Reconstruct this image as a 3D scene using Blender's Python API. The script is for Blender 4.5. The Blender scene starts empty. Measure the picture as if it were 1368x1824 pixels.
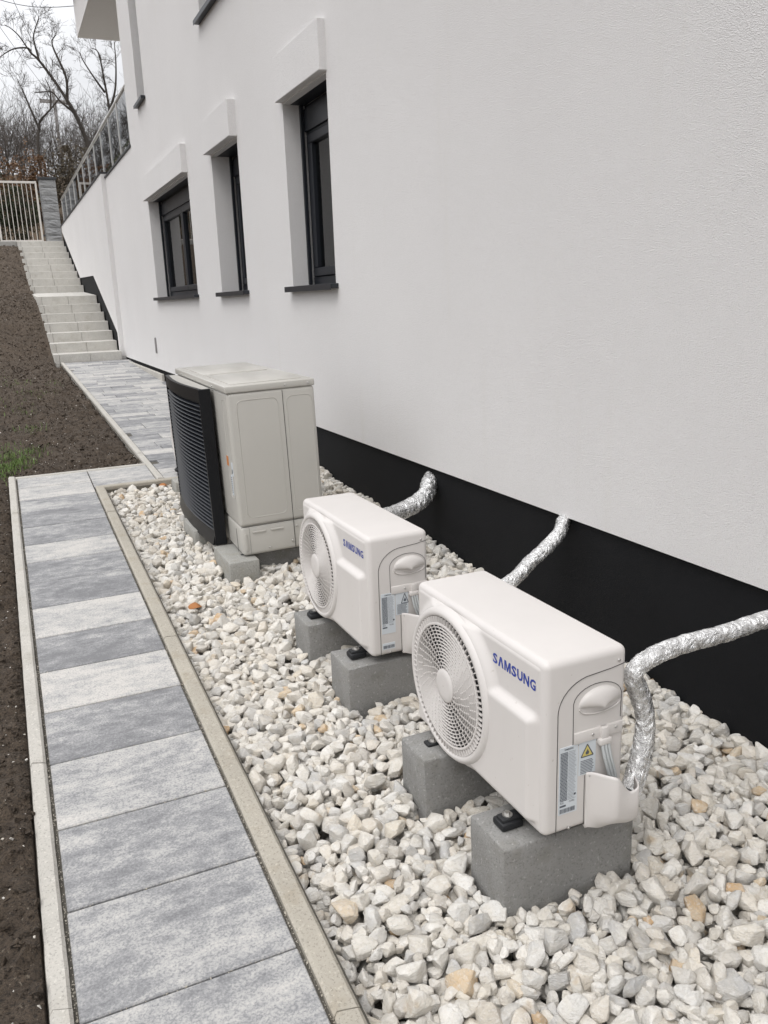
import bpy, bmesh, math, random
import numpy as np
from mathutils import Vector, Matrix
random.seed(7)
RNG = np.random.default_rng(11)
PI = math.pi
sc = bpy.context.scene
C = sc.collection

# ------------------------------------------------------------------ camera, world, sun, exposure
F = 1473.16 / 1368.0
cd = bpy.data.cameras.new('camera')
cam = bpy.data.objects.new('camera', cd); C.objects.link(cam)
cd.sensor_fit = 'HORIZONTAL'; cd.sensor_width = 36.0; cd.lens = 36.0 * F
cd.clip_start = 0.05; cd.clip_end = 800
def cam_matrix():
    yaw, pit, rol = [math.radians(a) for a in (23.798307, -14.599415, -2.0895336)]
    f = Vector((math.sin(yaw)*math.cos(pit), math.cos(yaw)*math.cos(pit), math.sin(pit)))
    r = Vector((math.cos(yaw), -math.sin(yaw), 0)); u = r.cross(f)
    r2 = math.cos(rol)*r + math.sin(rol)*u; u2 = -math.sin(rol)*r + math.cos(rol)*u
    return Matrix((r2, u2, -f)).transposed().to_4x4()
cam.matrix_world = cam_matrix()
sc.camera = cam

SUN_EL, SUN_AZ = math.radians(55), math.radians(-125)      # azimuth from +Y towards +X
world = bpy.data.worlds.new('World'); sc.world = world; world.use_nodes = True
nt = world.node_tree; nt.nodes.clear()
N = nt.nodes.new; LK = nt.links.new
out = N('ShaderNodeOutputWorld'); bg = N('ShaderNodeBackground'); bg.inputs[1].default_value = 0.1
sky = N('ShaderNodeTexSky'); sky.sky_type = 'NISHITA'; sky.sun_disc = False
sky.sun_elevation = SUN_EL; sky.sun_rotation = SUN_AZ; sky.air_density = 1.0; sky.dust_density = 3.0
# the closed cloud deck under that sky: brighter overhead, as an overcast sky is
tc = N('ShaderNodeTexCoord'); sep = N('ShaderNodeSeparateXYZ'); LK(tc.outputs['Generated'], sep.inputs[0])
mr = N('ShaderNodeMapRange'); LK(sep.outputs['Z'], mr.inputs[0])
mr.inputs[1].default_value = 0.0; mr.inputs[2].default_value = 1.0; mr.inputs[3].default_value = 4.5; mr.inputs[4].default_value = 16.6
mp = N('ShaderNodeMapping'); mp.inputs['Scale'].default_value = (1.6, 1.6, 5.0); LK(tc.outputs['Generated'], mp.inputs[0])
no = N('ShaderNodeTexNoise'); no.inputs['Scale'].default_value = 2.2; no.inputs['Detail'].default_value = 5; LK(mp.outputs[0], no.inputs[0])
mn = N('ShaderNodeMapRange'); LK(no.outputs[0], mn.inputs[0])
mn.inputs[1].default_value = 0.3; mn.inputs[2].default_value = 0.7; mn.inputs[3].default_value = 0.76; mn.inputs[4].default_value = 1.17
mu = N('ShaderNodeMath'); mu.operation = 'MULTIPLY'; LK(mr.outputs[0], mu.inputs[0]); LK(mn.outputs[0], mu.inputs[1])
cl = N('ShaderNodeVectorMath'); cl.operation = 'SCALE'; cl.inputs[0].default_value = (0.985, 0.99, 1.01); LK(mu.outputs[0], cl.inputs['Scale'])
mx = N('ShaderNodeMix'); mx.data_type = 'RGBA'; mx.inputs['Factor'].default_value = 0.93
LK(sky.outputs[0], mx.inputs['A']); LK(cl.outputs[0], mx.inputs['B']); LK(mx.outputs['Result'], bg.inputs[0]); LK(bg.outputs[0], out.inputs[0])

sl = bpy.data.lights.new('sun', 'SUN'); sl.energy = 0.75; sl.angle = math.radians(28); sl.color = (1.0, 0.972, 0.945)
so = bpy.data.objects.new('sun', sl); C.objects.link(so)
sd = Vector((math.sin(SUN_AZ)*math.cos(SUN_EL), math.cos(SUN_AZ)*math.cos(SUN_EL), math.sin(SUN_EL)))
so.rotation_euler = sd.to_track_quat('Z', 'Y').to_euler(); so.location = sd * 30
sc.view_settings.view_transform = 'Standard'; sc.view_settings.look = 'None'
sc.view_settings.gamma = 1.0; sc.view_settings.use_curve_mapping = False
sc.view_settings.exposure = 0.54
sc.render.engine = 'CYCLES'
sc.cycles.use_denoising = True; sc.cycles.use_adaptive_sampling = True; sc.cycles.adaptive_threshold = 0.01
sc.cycles.max_bounces = 6; sc.cycles.transparent_max_bounces = 12

# ------------------------------------------------------------------ helpers: objects
def link(o, parent=None):
    C.objects.link(o)
    if parent is not None: o.parent = parent
    return o
def tag(o, label, cat, group=None):
    o['label'] = label; o['category'] = cat
    if group: o['group'] = group
    return o
def struct(o, label=None):
    o['kind'] = 'structure'
    if label: o['label'] = label
    return o
def thing(name, loc, label, cat, group=None, rz=0.0):
    o = bpy.data.objects.new(name, None); o.empty_display_size = 0.1; link(o)
    o.location = loc; o.rotation_euler = (0, 0, rz)
    return tag(o, label, cat, group)
def finish(me, smooth=None):
    if smooth is None:
        for p in me.polygons: p.use_smooth = False
    else:
        me.polygons.foreach_set('use_smooth', [True]*len(me.polygons))
        me.set_sharp_from_angle(angle=math.radians(smooth))
def from_bm(name, bm, m, parent=None, smooth=None):
    bmesh.ops.recalc_face_normals(bm, faces=bm.faces)
    me = bpy.data.meshes.new(name); bm.to_mesh(me); bm.free()
    finish(me, smooth)
    if m: me.materials.append(m)
    return link(bpy.data.objects.new(name, me), parent)
def from_vf(name, v, f, m, parent=None, smooth=None):
    me = bpy.data.meshes.new(name); me.from_pydata([tuple(float(c) for c in x) for x in v], [], f); me.update()
    finish(me, smooth)
    if m: me.materials.append(m)
    return link(bpy.data.objects.new(name, me), parent)
def from_arrays(name, V, L, starts, m, parent=None, smooth=False):
    me = bpy.data.meshes.new(name)
    me.vertices.add(len(V)); me.vertices.foreach_set('co', np.asarray(V, np.float32).ravel())
    me.loops.add(len(L)); me.loops.foreach_set('vertex_index', np.asarray(L, np.int32))
    me.polygons.add(len(starts)); me.polygons.foreach_set('loop_start', np.asarray(starts, np.int32))
    me.update(calc_edges=True)
    me.polygons.foreach_set('use_smooth', [bool(smooth)]*len(starts))
    if m: me.materials.append(m)
    return link(bpy.data.objects.new(name, me), parent)
def add_box(bm, x0, x1, y0, y1, z0, z1, bev=0, seg=2, mat=None):
    r = bmesh.ops.create_cube(bm, size=1.0)
    vs = r['verts']
    bmesh.ops.scale(bm, vec=(x1-x0, y1-y0, z1-z0), verts=vs)
    bmesh.ops.translate(bm, vec=((x0+x1)/2, (y0+y1)/2, (z0+z1)/2), verts=vs)
    if bev > 0:
        es = list({e for v in vs for e in v.link_edges})
        rr = bmesh.ops.bevel(bm, geom=es, offset=bev, segments=seg, affect='EDGES', profile=0.5)
        vs = list({v for f in rr['faces'] for v in f.verts} | {v for v in vs if v.is_valid})
    if mat is not None: bmesh.ops.transform(bm, matrix=mat, verts=vs)
    return vs
def box(name, m, x0, x1, y0, y1, z0, z1, bev=0, seg=2, parent=None):
    bm = bmesh.new(); add_box(bm, x0, x1, y0, y1, z0, z1, bev, seg)
    return from_bm(name, bm, m, parent, 35 if bev and seg > 1 else None)
def prism_x(name, m, pts, x0, x1, parent=None):          # polygon in (y,z) pulled along x
    bm = bmesh.new()
    a = [bm.verts.new((x0, y, z)) for y, z in pts]; b = [bm.verts.new((x1, y, z)) for y, z in pts]
    bm.faces.new(a); bm.faces.new(b[::-1]); n = len(pts)
    for i in range(n): bm.faces.new((a[i], a[(i+1) % n], b[(i+1) % n], b[i]))
    return from_bm(name, bm, m, parent)
def add_tube(bm, pts, r, seg=8, caps=True):
    pts = [Vector(p) for p in pts]; rings = []
    rs = r if isinstance(r, (list, tuple)) else [r]*len(pts)
    up = None
    for i, p in enumerate(pts):
        t = (pts[min(i+1, len(pts)-1)] - pts[max(i-1, 0)]).normalized()
        if up is None: up = Vector((0, 0, 1)) if abs(t.z) < 0.9 else Vector((1, 0, 0))
        s = t.cross(up).normalized(); up = s.cross(t).normalized()
        rings.append([bm.verts.new(p + (s*math.cos(2*PI*k/seg) + up*math.sin(2*PI*k/seg))*rs[i]) for k in range(seg)])
    for a, b in zip(rings, rings[1:]):
        for k in range(seg): bm.faces.new((a[k], a[(k+1) % seg], b[(k+1) % seg], b[k]))
    if caps: bm.faces.new(rings[0]); bm.faces.new(rings[-1][::-1])
def tube(name, m, pts, r, seg=8, parent=None):
    bm = bmesh.new(); add_tube(bm, pts, r, seg); return from_bm(name, bm, m, parent, 50)
def spline(pts, n=8):
    P = [Vector(p) for p in pts]; P = [P[0]*2-P[1]] + P + [P[-1]*2-P[-2]]; o = []
    for i in range(1, len(P)-2):
        for k in range(n):
            t = k/n
            o.append(0.5*((2*P[i]) + (P[i+1]-P[i-1])*t + (2*P[i-1]-5*P[i]+4*P[i+1]-P[i+2])*t*t + (3*P[i]-P[i-1]-3*P[i+1]+P[i+2])*t**3))
    return o + [P[-2]]
def add_lathe(bm, prof, cy, cz, seg=64, x0=0.0):           # revolve (r, x) about an axis along x
    rings = []
    for r, x in prof: rings.append([bm.verts.new((x0+x, cy+r*math.cos(2*PI*k/seg), cz+r*math.sin(2*PI*k/seg))) for k in range(seg)])
    for a, b in zip(rings, rings[1:]):
        for k in range(seg): bm.faces.new((a[k], a[(k+1) % seg], b[(k+1) % seg], b[k]))
    return rings
def copy_tree(o, parent=None):
    c = o.copy(); C.objects.link(c)
    if parent is not None: c.parent = parent
    for ch in o.children: copy_tree(ch, c)
    return c

# lattice noise in numpy, for relief of ground meshes
_T = np.random.default_rng(3).random((256, 256)).astype(np.float64)
def vnoise(x, y):
    xi = np.floor(x).astype(int); yi = np.floor(y).astype(int); fx = x-xi; fy = y-yi
    fx = fx*fx*(3-2*fx); fy = fy*fy*(3-2*fy)
    a = _T[xi % 256, yi % 256]; b = _T[(xi+1) % 256, yi % 256]; c = _T[xi % 256, (yi+1) % 256]; d = _T[(xi+1) % 256, (yi+1) % 256]
    return (a*(1-fx)+b*fx)*(1-fy) + (c*(1-fx)+d*fx)*fy
def fbm(x, y, o=4):
    s = 0; a = 1; t = 0
    for k in range(o): s = s + a*(vnoise(x*2**k+17.3*k, y*2**k+5.1*k)-0.5); t += a; a *= 0.5
    return s/t*2

# ------------------------------------------------------------------ helpers: materials
class G:
    def __init__(s, name):
        s.m = bpy.data.materials.new(name); s.m.use_nodes = True; s.t = s.m.node_tree; s.t.nodes.clear()
        s.o = s.n('ShaderNodeOutputMaterial'); s.b = s.n('ShaderNodeBsdfPrincipled'); s.l(s.b.outputs[0], s.o.inputs[0])
        s.co = s.n('ShaderNodeTexCoord').outputs['Object']
    def n(s, k): return s.t.nodes.new(k)
    def l(s, a, b): s.t.links.new(a, b)
    def noise(s, scale, detail=4, rough=0.5, vec=None, stretch=None, dist=0):
        v = vec or s.co
        if stretch:
            m = s.n('ShaderNodeMapping'); m.inputs['Scale'].default_value = stretch; s.l(v, m.inputs[0]); v = m.outputs[0]
        n = s.n('ShaderNodeTexNoise'); n.inputs['Scale'].default_value = scale; n.inputs['Detail'].default_value = detail
        n.inputs['Roughness'].default_value = rough; n.inputs['Distortion'].default_value = dist; s.l(v, n.inputs[0]); return n.outputs[0]
    def voro(s, scale, feat='F1', vec=None):
        n = s.n('ShaderNodeTexVoronoi'); n.feature = feat; n.inputs['Scale'].default_value = scale; s.l(vec or s.co, n.inputs[0]); return n.outputs['Distance']
    def ramp(s, f, stops, interp='LINEAR'):
        r = s.n('ShaderNodeValToRGB'); s.l(f, r.inputs[0]); e = r.color_ramp.elements; r.color_ramp.interpolation = interp
        while len(e) > 1: e.remove(e[-1])
        for i, (p, c) in enumerate(stops):
            x = e[0] if i == 0 else e.new(p)
            x.position = p; x.color = (c, c, c, 1) if isinstance(c, (int, float)) else (*c, 1)
        return r.outputs[0]
    def mix(s, f, a, b, mode='MIX'):
        m = s.n('ShaderNodeMix'); m.data_type = 'RGBA'; m.blend_type = mode
        for k, v in (('Factor', f), ('A', a), ('B', b)):
            i = m.inputs[k]
            if k == 'Factor': i = m.inputs[0]
            elif k == 'A': i = m.inputs[6]
            else: i = m.inputs[7]
            if hasattr(v, 'is_linked'): s.l(v, i)
            elif isinstance(v, (int, float)): i.default_value = v if k == 'Factor' else (v, v, v, 1)
            else: i.default_value = (*v, 1)
        return m.outputs[2]
    def math(s, op, a, b=0.0, clamp=False):
        m = s.n('ShaderNodeMath'); m.operation = op; m.use_clamp = clamp
        for i, v in enumerate((a, b)):
            if hasattr(v, 'is_linked'): s.l(v, m.inputs[i])
            else: m.inputs[i].default_value = v
        return m.outputs[0]
    def col(s, v):
        if hasattr(v, 'is_linked'): s.l(v, s.b.inputs['Base Color'])
        else: s.b.inputs['Base Color'].default_value = (*v, 1)
    def rough(s, v):
        if hasattr(v, 'is_linked'): s.l(v, s.b.inputs['Roughness'])
        else: s.b.inputs['Roughness'].default_value = v
    def set(s, **k):
        for a, v in k.items(): s.b.inputs[a.replace('_', ' ')].default_value = v
    def bump(s, h, strength=0.5, dist=0.01):
        b = s.n('ShaderNodeBump'); b.inputs['Strength'].default_value = strength; b.inputs['Distance'].default_value = dist
        prev = s.b.inputs['Normal'].links
        if prev: s.l(prev[0].from_socket, b.inputs['Normal'])
        s.l(h, b.inputs['Height']); s.l(b.outputs[0], s.b.inputs['Normal'])
def plain(name, c, rough=0.5, metal=0.0, var=0.0, vs=8.0, bump=0.0, bs=200.0, spec=0.5):
    g = G(name); g.b.inputs['Specular IOR Level'].default_value = spec
    if var: g.col(g.mix(g.noise(vs, 5), tuple(x*(1-var) for x in c), tuple(min(1, x*(1+var)) for x in c)))
    else: g.col(c)
    g.rough(rough); g.set(Metallic=metal)
    if bump: g.bump(g.noise(bs, 3), bump, 0.002)
    return g.m

def m_plaster():
    g = G('white_plaster')
    big = g.noise(0.7, 4); fine = g.noise(330, 3, 0.6); gr = g.voro(260)
    c = g.mix(g.ramp(big, [(0.3, 0.0), (0.75, 1.0)]), (0.715, 0.70, 0.692), (0.775, 0.76, 0.752))
    c = g.mix(g.ramp(fine, [(0.36, 1.0), (0.5, 0.0)]), c, (0.58, 0.57, 0.56))
    st = g.noise(2.0, 5, 0.6, stretch=(1, 3.0, 0.25))
    c = g.mix(g.ramp(st, [(0.58, 0.0), (0.78, 0.35)]), c, (0.66, 0.64, 0.60))
    g.col(c); g.rough(0.9); g.bump(gr, 0.6, 0.004); g.bump(fine, 0.75, 0.004)
    return g.m
def m_plinth():
    g = G('black_plinth_render')
    c = g.mix(g.noise(3.0, 6), (0.0045, 0.0048, 0.0056), (0.010, 0.0105, 0.012))
    c = g.mix(g.ramp(g.noise(30, 6, 0.7), [(0.62, 0.0), (0.85, 0.4)]), c, (0.03, 0.03, 0.032))
    g.col(c); g.rough(0.75); g.b.inputs['Specular IOR Level'].default_value = 0.18; g.bump(g.noise(240, 3), 0.45, 0.003); return g.m
def m_slab():
    g = G('cloudy_concrete_slab')
    oi = g.n('ShaderNodeObjectInfo'); sp = g.n('ShaderNodeSeparateColor'); g.l(oi.outputs['Color'], sp.inputs[0])
    off = g.n('ShaderNodeCombineXYZ'); s1 = g.math('MULTIPLY', sp.outputs[1], 37.0); g.l(s1, off.inputs[0]); g.l(s1, off.inputs[1])
    va = g.n('ShaderNodeVectorMath'); va.operation = 'ADD'; g.l(g.co, va.inputs[0]); g.l(off.outputs[0], va.inputs[1]); v = va.outputs[0]
    cloud = g.noise(2.6, 9, 0.72, vec=v, stretch=(1.0, 2.0, 1), dist=0.3); blot = g.noise(15, 7, 0.7, vec=v, stretch=(1.0, 1.5, 1))
    streak = g.noise(4.0, 5, 0.6, vec=v, stretch=(0.5, 9.0, 1))
    grain = g.noise(160, 3, 0.7, vec=v)
    f = g.math('ADD', g.math('MULTIPLY', cloud, 1.7), g.math('ADD', g.math('MULTIPLY', streak, 0.45), g.math('MULTIPLY', blot, 1.25)))
    f = g.math('ADD', f, g.math('MULTIPLY', grain, 1.0))
    f = g.math('ADD', g.math('SUBTRACT', f, 2.20), sp.outputs[0])
    c = g.ramp(f, [(0.05, (0.175, 0.176, 0.181)), (0.35, (0.265, 0.266, 0.270)), (0.62, (0.40, 0.395, 0.385)), (0.95, (0.53, 0.51, 0.48))])
    c = g.mix(g.ramp(grain, [(0.3, 0.5), (0.5, 0.0)]), c, (0.16, 0.16, 0.17))
    g.col(c); g.rough(0.85); g.bump(grain, 0.35, 0.002); g.bump(cloud, 0.15, 0.004); return g.m
def m_concrete(name, c, pit=0.5, stain=(0.2, 0.17, 0.12), sa=0.35, dark=0.7):
    g = G(name)
    v = g.noise(5, 6, 0.6); fine = g.noise(150, 4, 0.7)
    k = g.mix(v, tuple(x*dark for x in c), tuple(min(1, x*1.18) for x in c))
    k = g.mix(g.ramp(g.noise(9, 5, 0.6), [(0.52, 0.0), (0.75, sa)]), k, stain)
    k = g.mix(g.ramp(fine, [(0.33, 0.7), (0.47, 0.0)]), k, tuple(x*0.45 for x in c))
    k = g.mix(g.ramp(g.noise(95, 2), [(0.62, 0.0), (0.72, 0.45)]), k, tuple(min(1, x*1.6) for x in c))
    g.col(k); g.rough(0.92); g.bump(fine, pit, 0.004); return g.m
def m_stone():
    g = G('white_crushed_limestone'); g.co = g.n('ShaderNodeNewGeometry').outputs['Position']
    at = g.n('ShaderNodeAttribute'); at.attribute_name = 'tint'
    oi = g.n('ShaderNodeObjectInfo')
    t = g.math('FRACT', g.math('ADD', at.outputs['Fac'], g.math('MULTIPLY', oi.outputs['Random'], 0.9)))
    base = g.ramp(t, [(0.0, (0.66, 0.62, 0.55)), (0.2, (0.76, 0.735, 0.685)), (0.36, (0.56, 0.55, 0.53)), (0.5, (0.73, 0.68, 0.60)),
                      (0.64, (0.78, 0.76, 0.72)), (0.76, (0.60, 0.54, 0.455)), (0.86, (0.46, 0.455, 0.445)), (0.95, (0.72, 0.68, 0.61)), (0.972, (0.70, 0.64, 0.54)), (0.986, (0.62, 0.47, 0.30)), (1.0, (0.52, 0.34, 0.18))])
    n = g.noise(26, 6, 0.65); n2 = g.noise(70, 5, 0.7, stretch=(1, 1, 3))
    c = g.mix(g.ramp(n, [(0.40, 0.0), (0.70, 0.55)]), base, (0.60, 0.545, 0.45)); c = g.mix(g.ramp(g.noise(120, 5, 0.75), [(0.34, 0.45), (0.48, 0.0)]), c, (0.42, 0.39, 0.34))
    c = g.mix(g.ramp(n2, [(0.5, 0.0), (0.72, 0.6)]), c, (0.78, 0.77, 0.75))
    c = g.mix(g.ramp(g.noise(11, 3), [(0.66, 0.0), (0.74, 0.55)]), c, (0.50, 0.36, 0.20))
    g.col(c); g.rough(0.88); g.bump(n2, 0.8, 0.010); g.bump(g.noise(140, 4, 0.7), 0.5, 0.004); return g.m
def m_soil():
    g = G('dark_garden_soil')
    a = g.noise(1.1, 5, 0.6); b = g.noise(28, 6, 0.7); d = g.noise(140, 4, 0.7)
    c = g.mix(a, (0.042, 0.031, 0.022), (0.105, 0.077, 0.054))
    c = g.mix(g.ramp(b, [(0.4, 0.0), (0.68, 0.8)]), c, (0.135, 0.10, 0.070))
    c = g.mix(g.ramp(d, [(0.35, 0.85), (0.5, 0.0)]), c, (0.012, 0.010, 0.008))
    c = g.mix(g.ramp(g.noise(85, 2), [(0.66, 0.0), (0.74, 0.8)]), c, (0.26, 0.22, 0.17))
    g.col(c); g.rough(0.97); g.bump(b, 0.9, 0.03); g.bump(d, 0.9, 0.012); return g.m
def m_litter():
    g = G('leaf_litter')
    c = g.mix(g.noise(0.8, 6, 0.7), (0.05, 0.04, 0.03), (0.14, 0.085, 0.045)); c = g.mix(g.ramp(g.noise(6, 6), [(0.45, 0), (0.7, 0.7)]), c, (0.10, 0.085, 0.06))
    g.col(c); g.rough(0.95); g.bump(g.noise(8, 5), 0.8, 0.1); return g.m
def m_foil():
    g = G('silver_foil_wrap')
    n = g.noise(60, 5, 0.6, dist=1.4)
    g.col(g.mix(n, (0.80, 0.80, 0.80), (0.93, 0.93, 0.92))); g.set(Metallic=0.88); g.rough(g.ramp(n, [(0.3, 0.16), (0.7, 0.34)]))
    w2 = g.noise(24, 6, 0.6, dist=1.6); g.bump(w2, 0.9, 0.022); g.bump(g.noise(95, 3, 0.6, dist=1.0), 0.35, 0.004); return g.m
def m_glass(name, tintc, refl=0.0):
    g = G(name); g.t.nodes.remove(g.b)
    tr = g.n('ShaderNodeBsdfTransparent'); tr.inputs[0].default_value = (*tintc, 1)
    gl = g.n('ShaderNodeBsdfGlossy'); gl.inputs['Roughness'].default_value = 0.01
    fr = g.n('ShaderNodeFresnel'); fr.inputs[0].default_value = 1.5
    mxs = g.n('ShaderNodeMixShader'); g.l(g.math('ADD', fr.outputs[0], refl, True), mxs.inputs[0]); g.l(tr.outputs[0], mxs.inputs[1]); g.l(gl.outputs[0], mxs.inputs[2])
    g.l(mxs.outputs[0], g.o.inputs[0]); return g.m
def m_bark(name, a, b):
    g = G(name); g.col(g.mix(g.noise(9, 6, 0.7, stretch=(1, 1, 0.25)), a, b)); g.rough(0.95); g.bump(g.noise(30, 4, stretch=(1, 1, 0.2)), 0.6, 0.02); return g.m
def m_leaf(name, a, b):
    g = G(name); oi = g.n('ShaderNodeAttribute'); oi.attribute_name = 'tint'
    g.col(g.mix(oi.outputs['Fac'], a, b)); g.rough(0.6); return g.m
def m_splitstone():
    g = G('split_face_grey_stone'); oi = g.n('ShaderNodeObjectInfo')
    c = g.mix(g.noise(5, 6, 0.7, stretch=(1, 1, 2.5)), (0.17, 0.173, 0.178), (0.42, 0.42, 0.415))
    c = g.mix(g.math('MULTIPLY', oi.outputs['Random'], 0.5), c, (0.21, 0.213, 0.22)); g.col(c); g.rough(0.9)
    g.bump(g.noise(9, 5, 0.6, stretch=(1, 1, 2.5)), 1.0, 0.06); return g.m
def m_casing(name, c, rough=0.42):
    g = G(name)
    d = g.noise(3, 6, 0.6, stretch=(1, 1, 0.4)); f = g.noise(380, 2)
    k = g.mix(g.ramp(d, [(0.45, 0.0), (0.8, 0.5)]), c, tuple(x*0.88 for x in c))
    k = g.mix(g.ramp(g.noise(60, 3), [(0.71, 0.0), (0.77, 0.5)]), k, (0.42, 0.38, 0.33))
    g.col(k); g.rough(g.ramp(d, [(0.3, rough-0.03), (0.8, rough+0.06)])); g.bump(f, 0.12, 0.001); return g.m

M = dict(
    plaster=m_plaster(), plinth=m_plinth(), slab=m_slab(), stone=m_stone(), soil=m_soil(), litter=m_litter(), foil=m_foil(),
    kerb=m_concrete('grey_kerb_concrete', (0.46, 0.44, 0.40), 0.3, (0.30, 0.27, 0.21), 0.35, 0.82),
    kerb_tan=m_concrete('tan_kerb_concrete', (0.385, 0.355, 0.30), 0.3, (0.27, 0.22, 0.15), 0.5, 0.82),
    block=m_concrete('grey_block_concrete', (0.30, 0.295, 0.282), 1.0, (0.16, 0.15, 0.125), 0.7, 0.58),
    block2=m_concrete('pale_block_concrete', (0.34, 0.335, 0.31), 0.5, (0.22, 0.19, 0.13), 0.5, 0.75),
    step=m_concrete('pale_step_concrete', (0.50, 0.485, 0.45), 0.25, (0.33, 0.30, 0.25), 0.5, 0.85),
    grit=m_concrete('joint_grit', (0.13, 0.12, 0.10), 1.0, (0.09, 0.075, 0.055), 0.7, 0.6),
    case=m_casing('off_white_plastic_coated_steel', (0.63, 0.60, 0.575)), case2=m_casing('warm_grey_coated_steel', (0.47, 0.455, 0.418), 0.30),
    seam=plain('dark_gap', (0.05, 0.048, 0.045), 0.8), dark=plain('dark_backing', (0.018, 0.018, 0.019), 0.7), blade=plain('grey_fan_plastic', (0.05, 0.05, 0.05), 0.5),
    logo=plain('blue_print', (0.018, 0.045, 0.30), 0.45), print=plain('grey_print', (0.09, 0.10, 0.12), 0.6), label=plain('pale_blue_sticker', (0.60, 0.64, 0.67), 0.45, 0, 0.04),
    yellow=plain('yellow_sticker', (0.62, 0.52, 0.16), 0.5), orange=plain('orange_sticker', (0.55, 0.18, 0.03), 0.5), screw=plain('zinc_screw', (0.55, 0.54, 0.52), 0.3, 0.9),
    cable=plain('grey_cable', (0.46, 0.48, 0.48), 0.5), rubber=plain('black_rubber', (0.010, 0.011, 0.013), 0.5, 0, 0.3, 40, 0.5), copper=plain('copper_pipe', (0.72, 0.30, 0.14), 0.35, 0.9),
    grille=plain('black_grille_plastic', (0.008, 0.010, 0.015), 0.32, 0, 0.3, 20, spec=0.4), screen=plain('black_coated_metal', (0.007, 0.0075, 0.009), 0.4, 0, 0.2, 9, spec=0.25),
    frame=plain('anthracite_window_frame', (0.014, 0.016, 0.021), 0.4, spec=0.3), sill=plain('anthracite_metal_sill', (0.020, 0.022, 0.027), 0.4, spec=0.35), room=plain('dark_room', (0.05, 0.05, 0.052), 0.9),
    reflection_pleats=plain('pale_reflection_pleats', (0.55, 0.54, 0.52), 0.9, 0, 0.1), pane=m_glass('window_glass', (0.60, 0.63, 0.64), 0.06), railglass=m_glass('railing_glass', (0.72, 0.76, 0.80), 0.02),
    steel=plain('brushed_steel', (0.62, 0.61, 0.59), 0.32, 0.75), gate=plain('light_grey_gate_paint', (0.56, 0.53, 0.49), 0.45, 0, 0.06), split=m_splitstone(), coping=plain('dark_metal_coping', (0.04, 0.041, 0.044), 0.5, spec=0.3),
    bark=m_bark('dark_bark', (0.030, 0.026, 0.022), (0.075, 0.064, 0.054)), twig=m_bark('grey_twigs', (0.050, 0.043, 0.038), (0.10, 0.086, 0.075)),
    copperleaf=m_leaf('copper_leaves', (0.115, 0.060, 0.030), (0.20, 0.115, 0.055)), greenleaf=m_leaf('dark_green_leaves', (0.018, 0.026, 0.012), (0.06, 0.07, 0.03)), dryleaf=m_leaf('dry_leaves', (0.065, 0.052, 0.036), (0.12, 0.095, 0.06)),
    grass=m_leaf('grass_blades', (0.07, 0.13, 0.025), (0.16, 0.24, 0.055)), cabled=plain('dark_wire', (0.05, 0.05, 0.055), 0.6), vent=plain('grey_vent_metal', (0.22, 0.21, 0.21), 0.5), pole=plain('grey_pole', (0.30, 0.29, 0.28), 0.8),
    wallcap=m_concrete('grey_wall_concrete', (0.36, 0.35, 0.33), 0.3),
    rust=plain('rusty_stone', (0.36, 0.15, 0.05), 0.8, 0, 0.5, 40), deadleaf=plain('brown_dead_leaf', (0.27, 0.12, 0.05), 0.6, 0, 0.3, 60),
)

# ------------------------------------------------------------------ ground levels (camera height is z = 0)
SL = math.tan(math.radians(3.135)); H0 = 1.56
def zp(y): return -H0 + SL*y                              # near path, rising
def zfar(y): return -1.226 + 0.0272*(y-6.1)               # flatter pavement up to the stairs
PY = [-12, 6.3, 16.0, 16.6, 19.3, 22.0, 26.4, 29, 33, 37, 60, 90, 200, 700]
PZ = [zp(-12), zp(6.3), -0.965, -0.80, 0.22, 0.34, 1.84, 1.98, 3.2, 4.75, 7.9, 8.6, 5.0, -6.0]
def zg(y):
    y = np.asarray(y, float); a = np.interp(y, PY, PZ); b = sum(np.interp(y+d, PY, PZ) for d in (-1.2, -.8, -.4, 0, .4, .8, 1.2))/7
    w = np.clip((y-17)/1.0, 0, 1); return a*(1-w)+b*w

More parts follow.
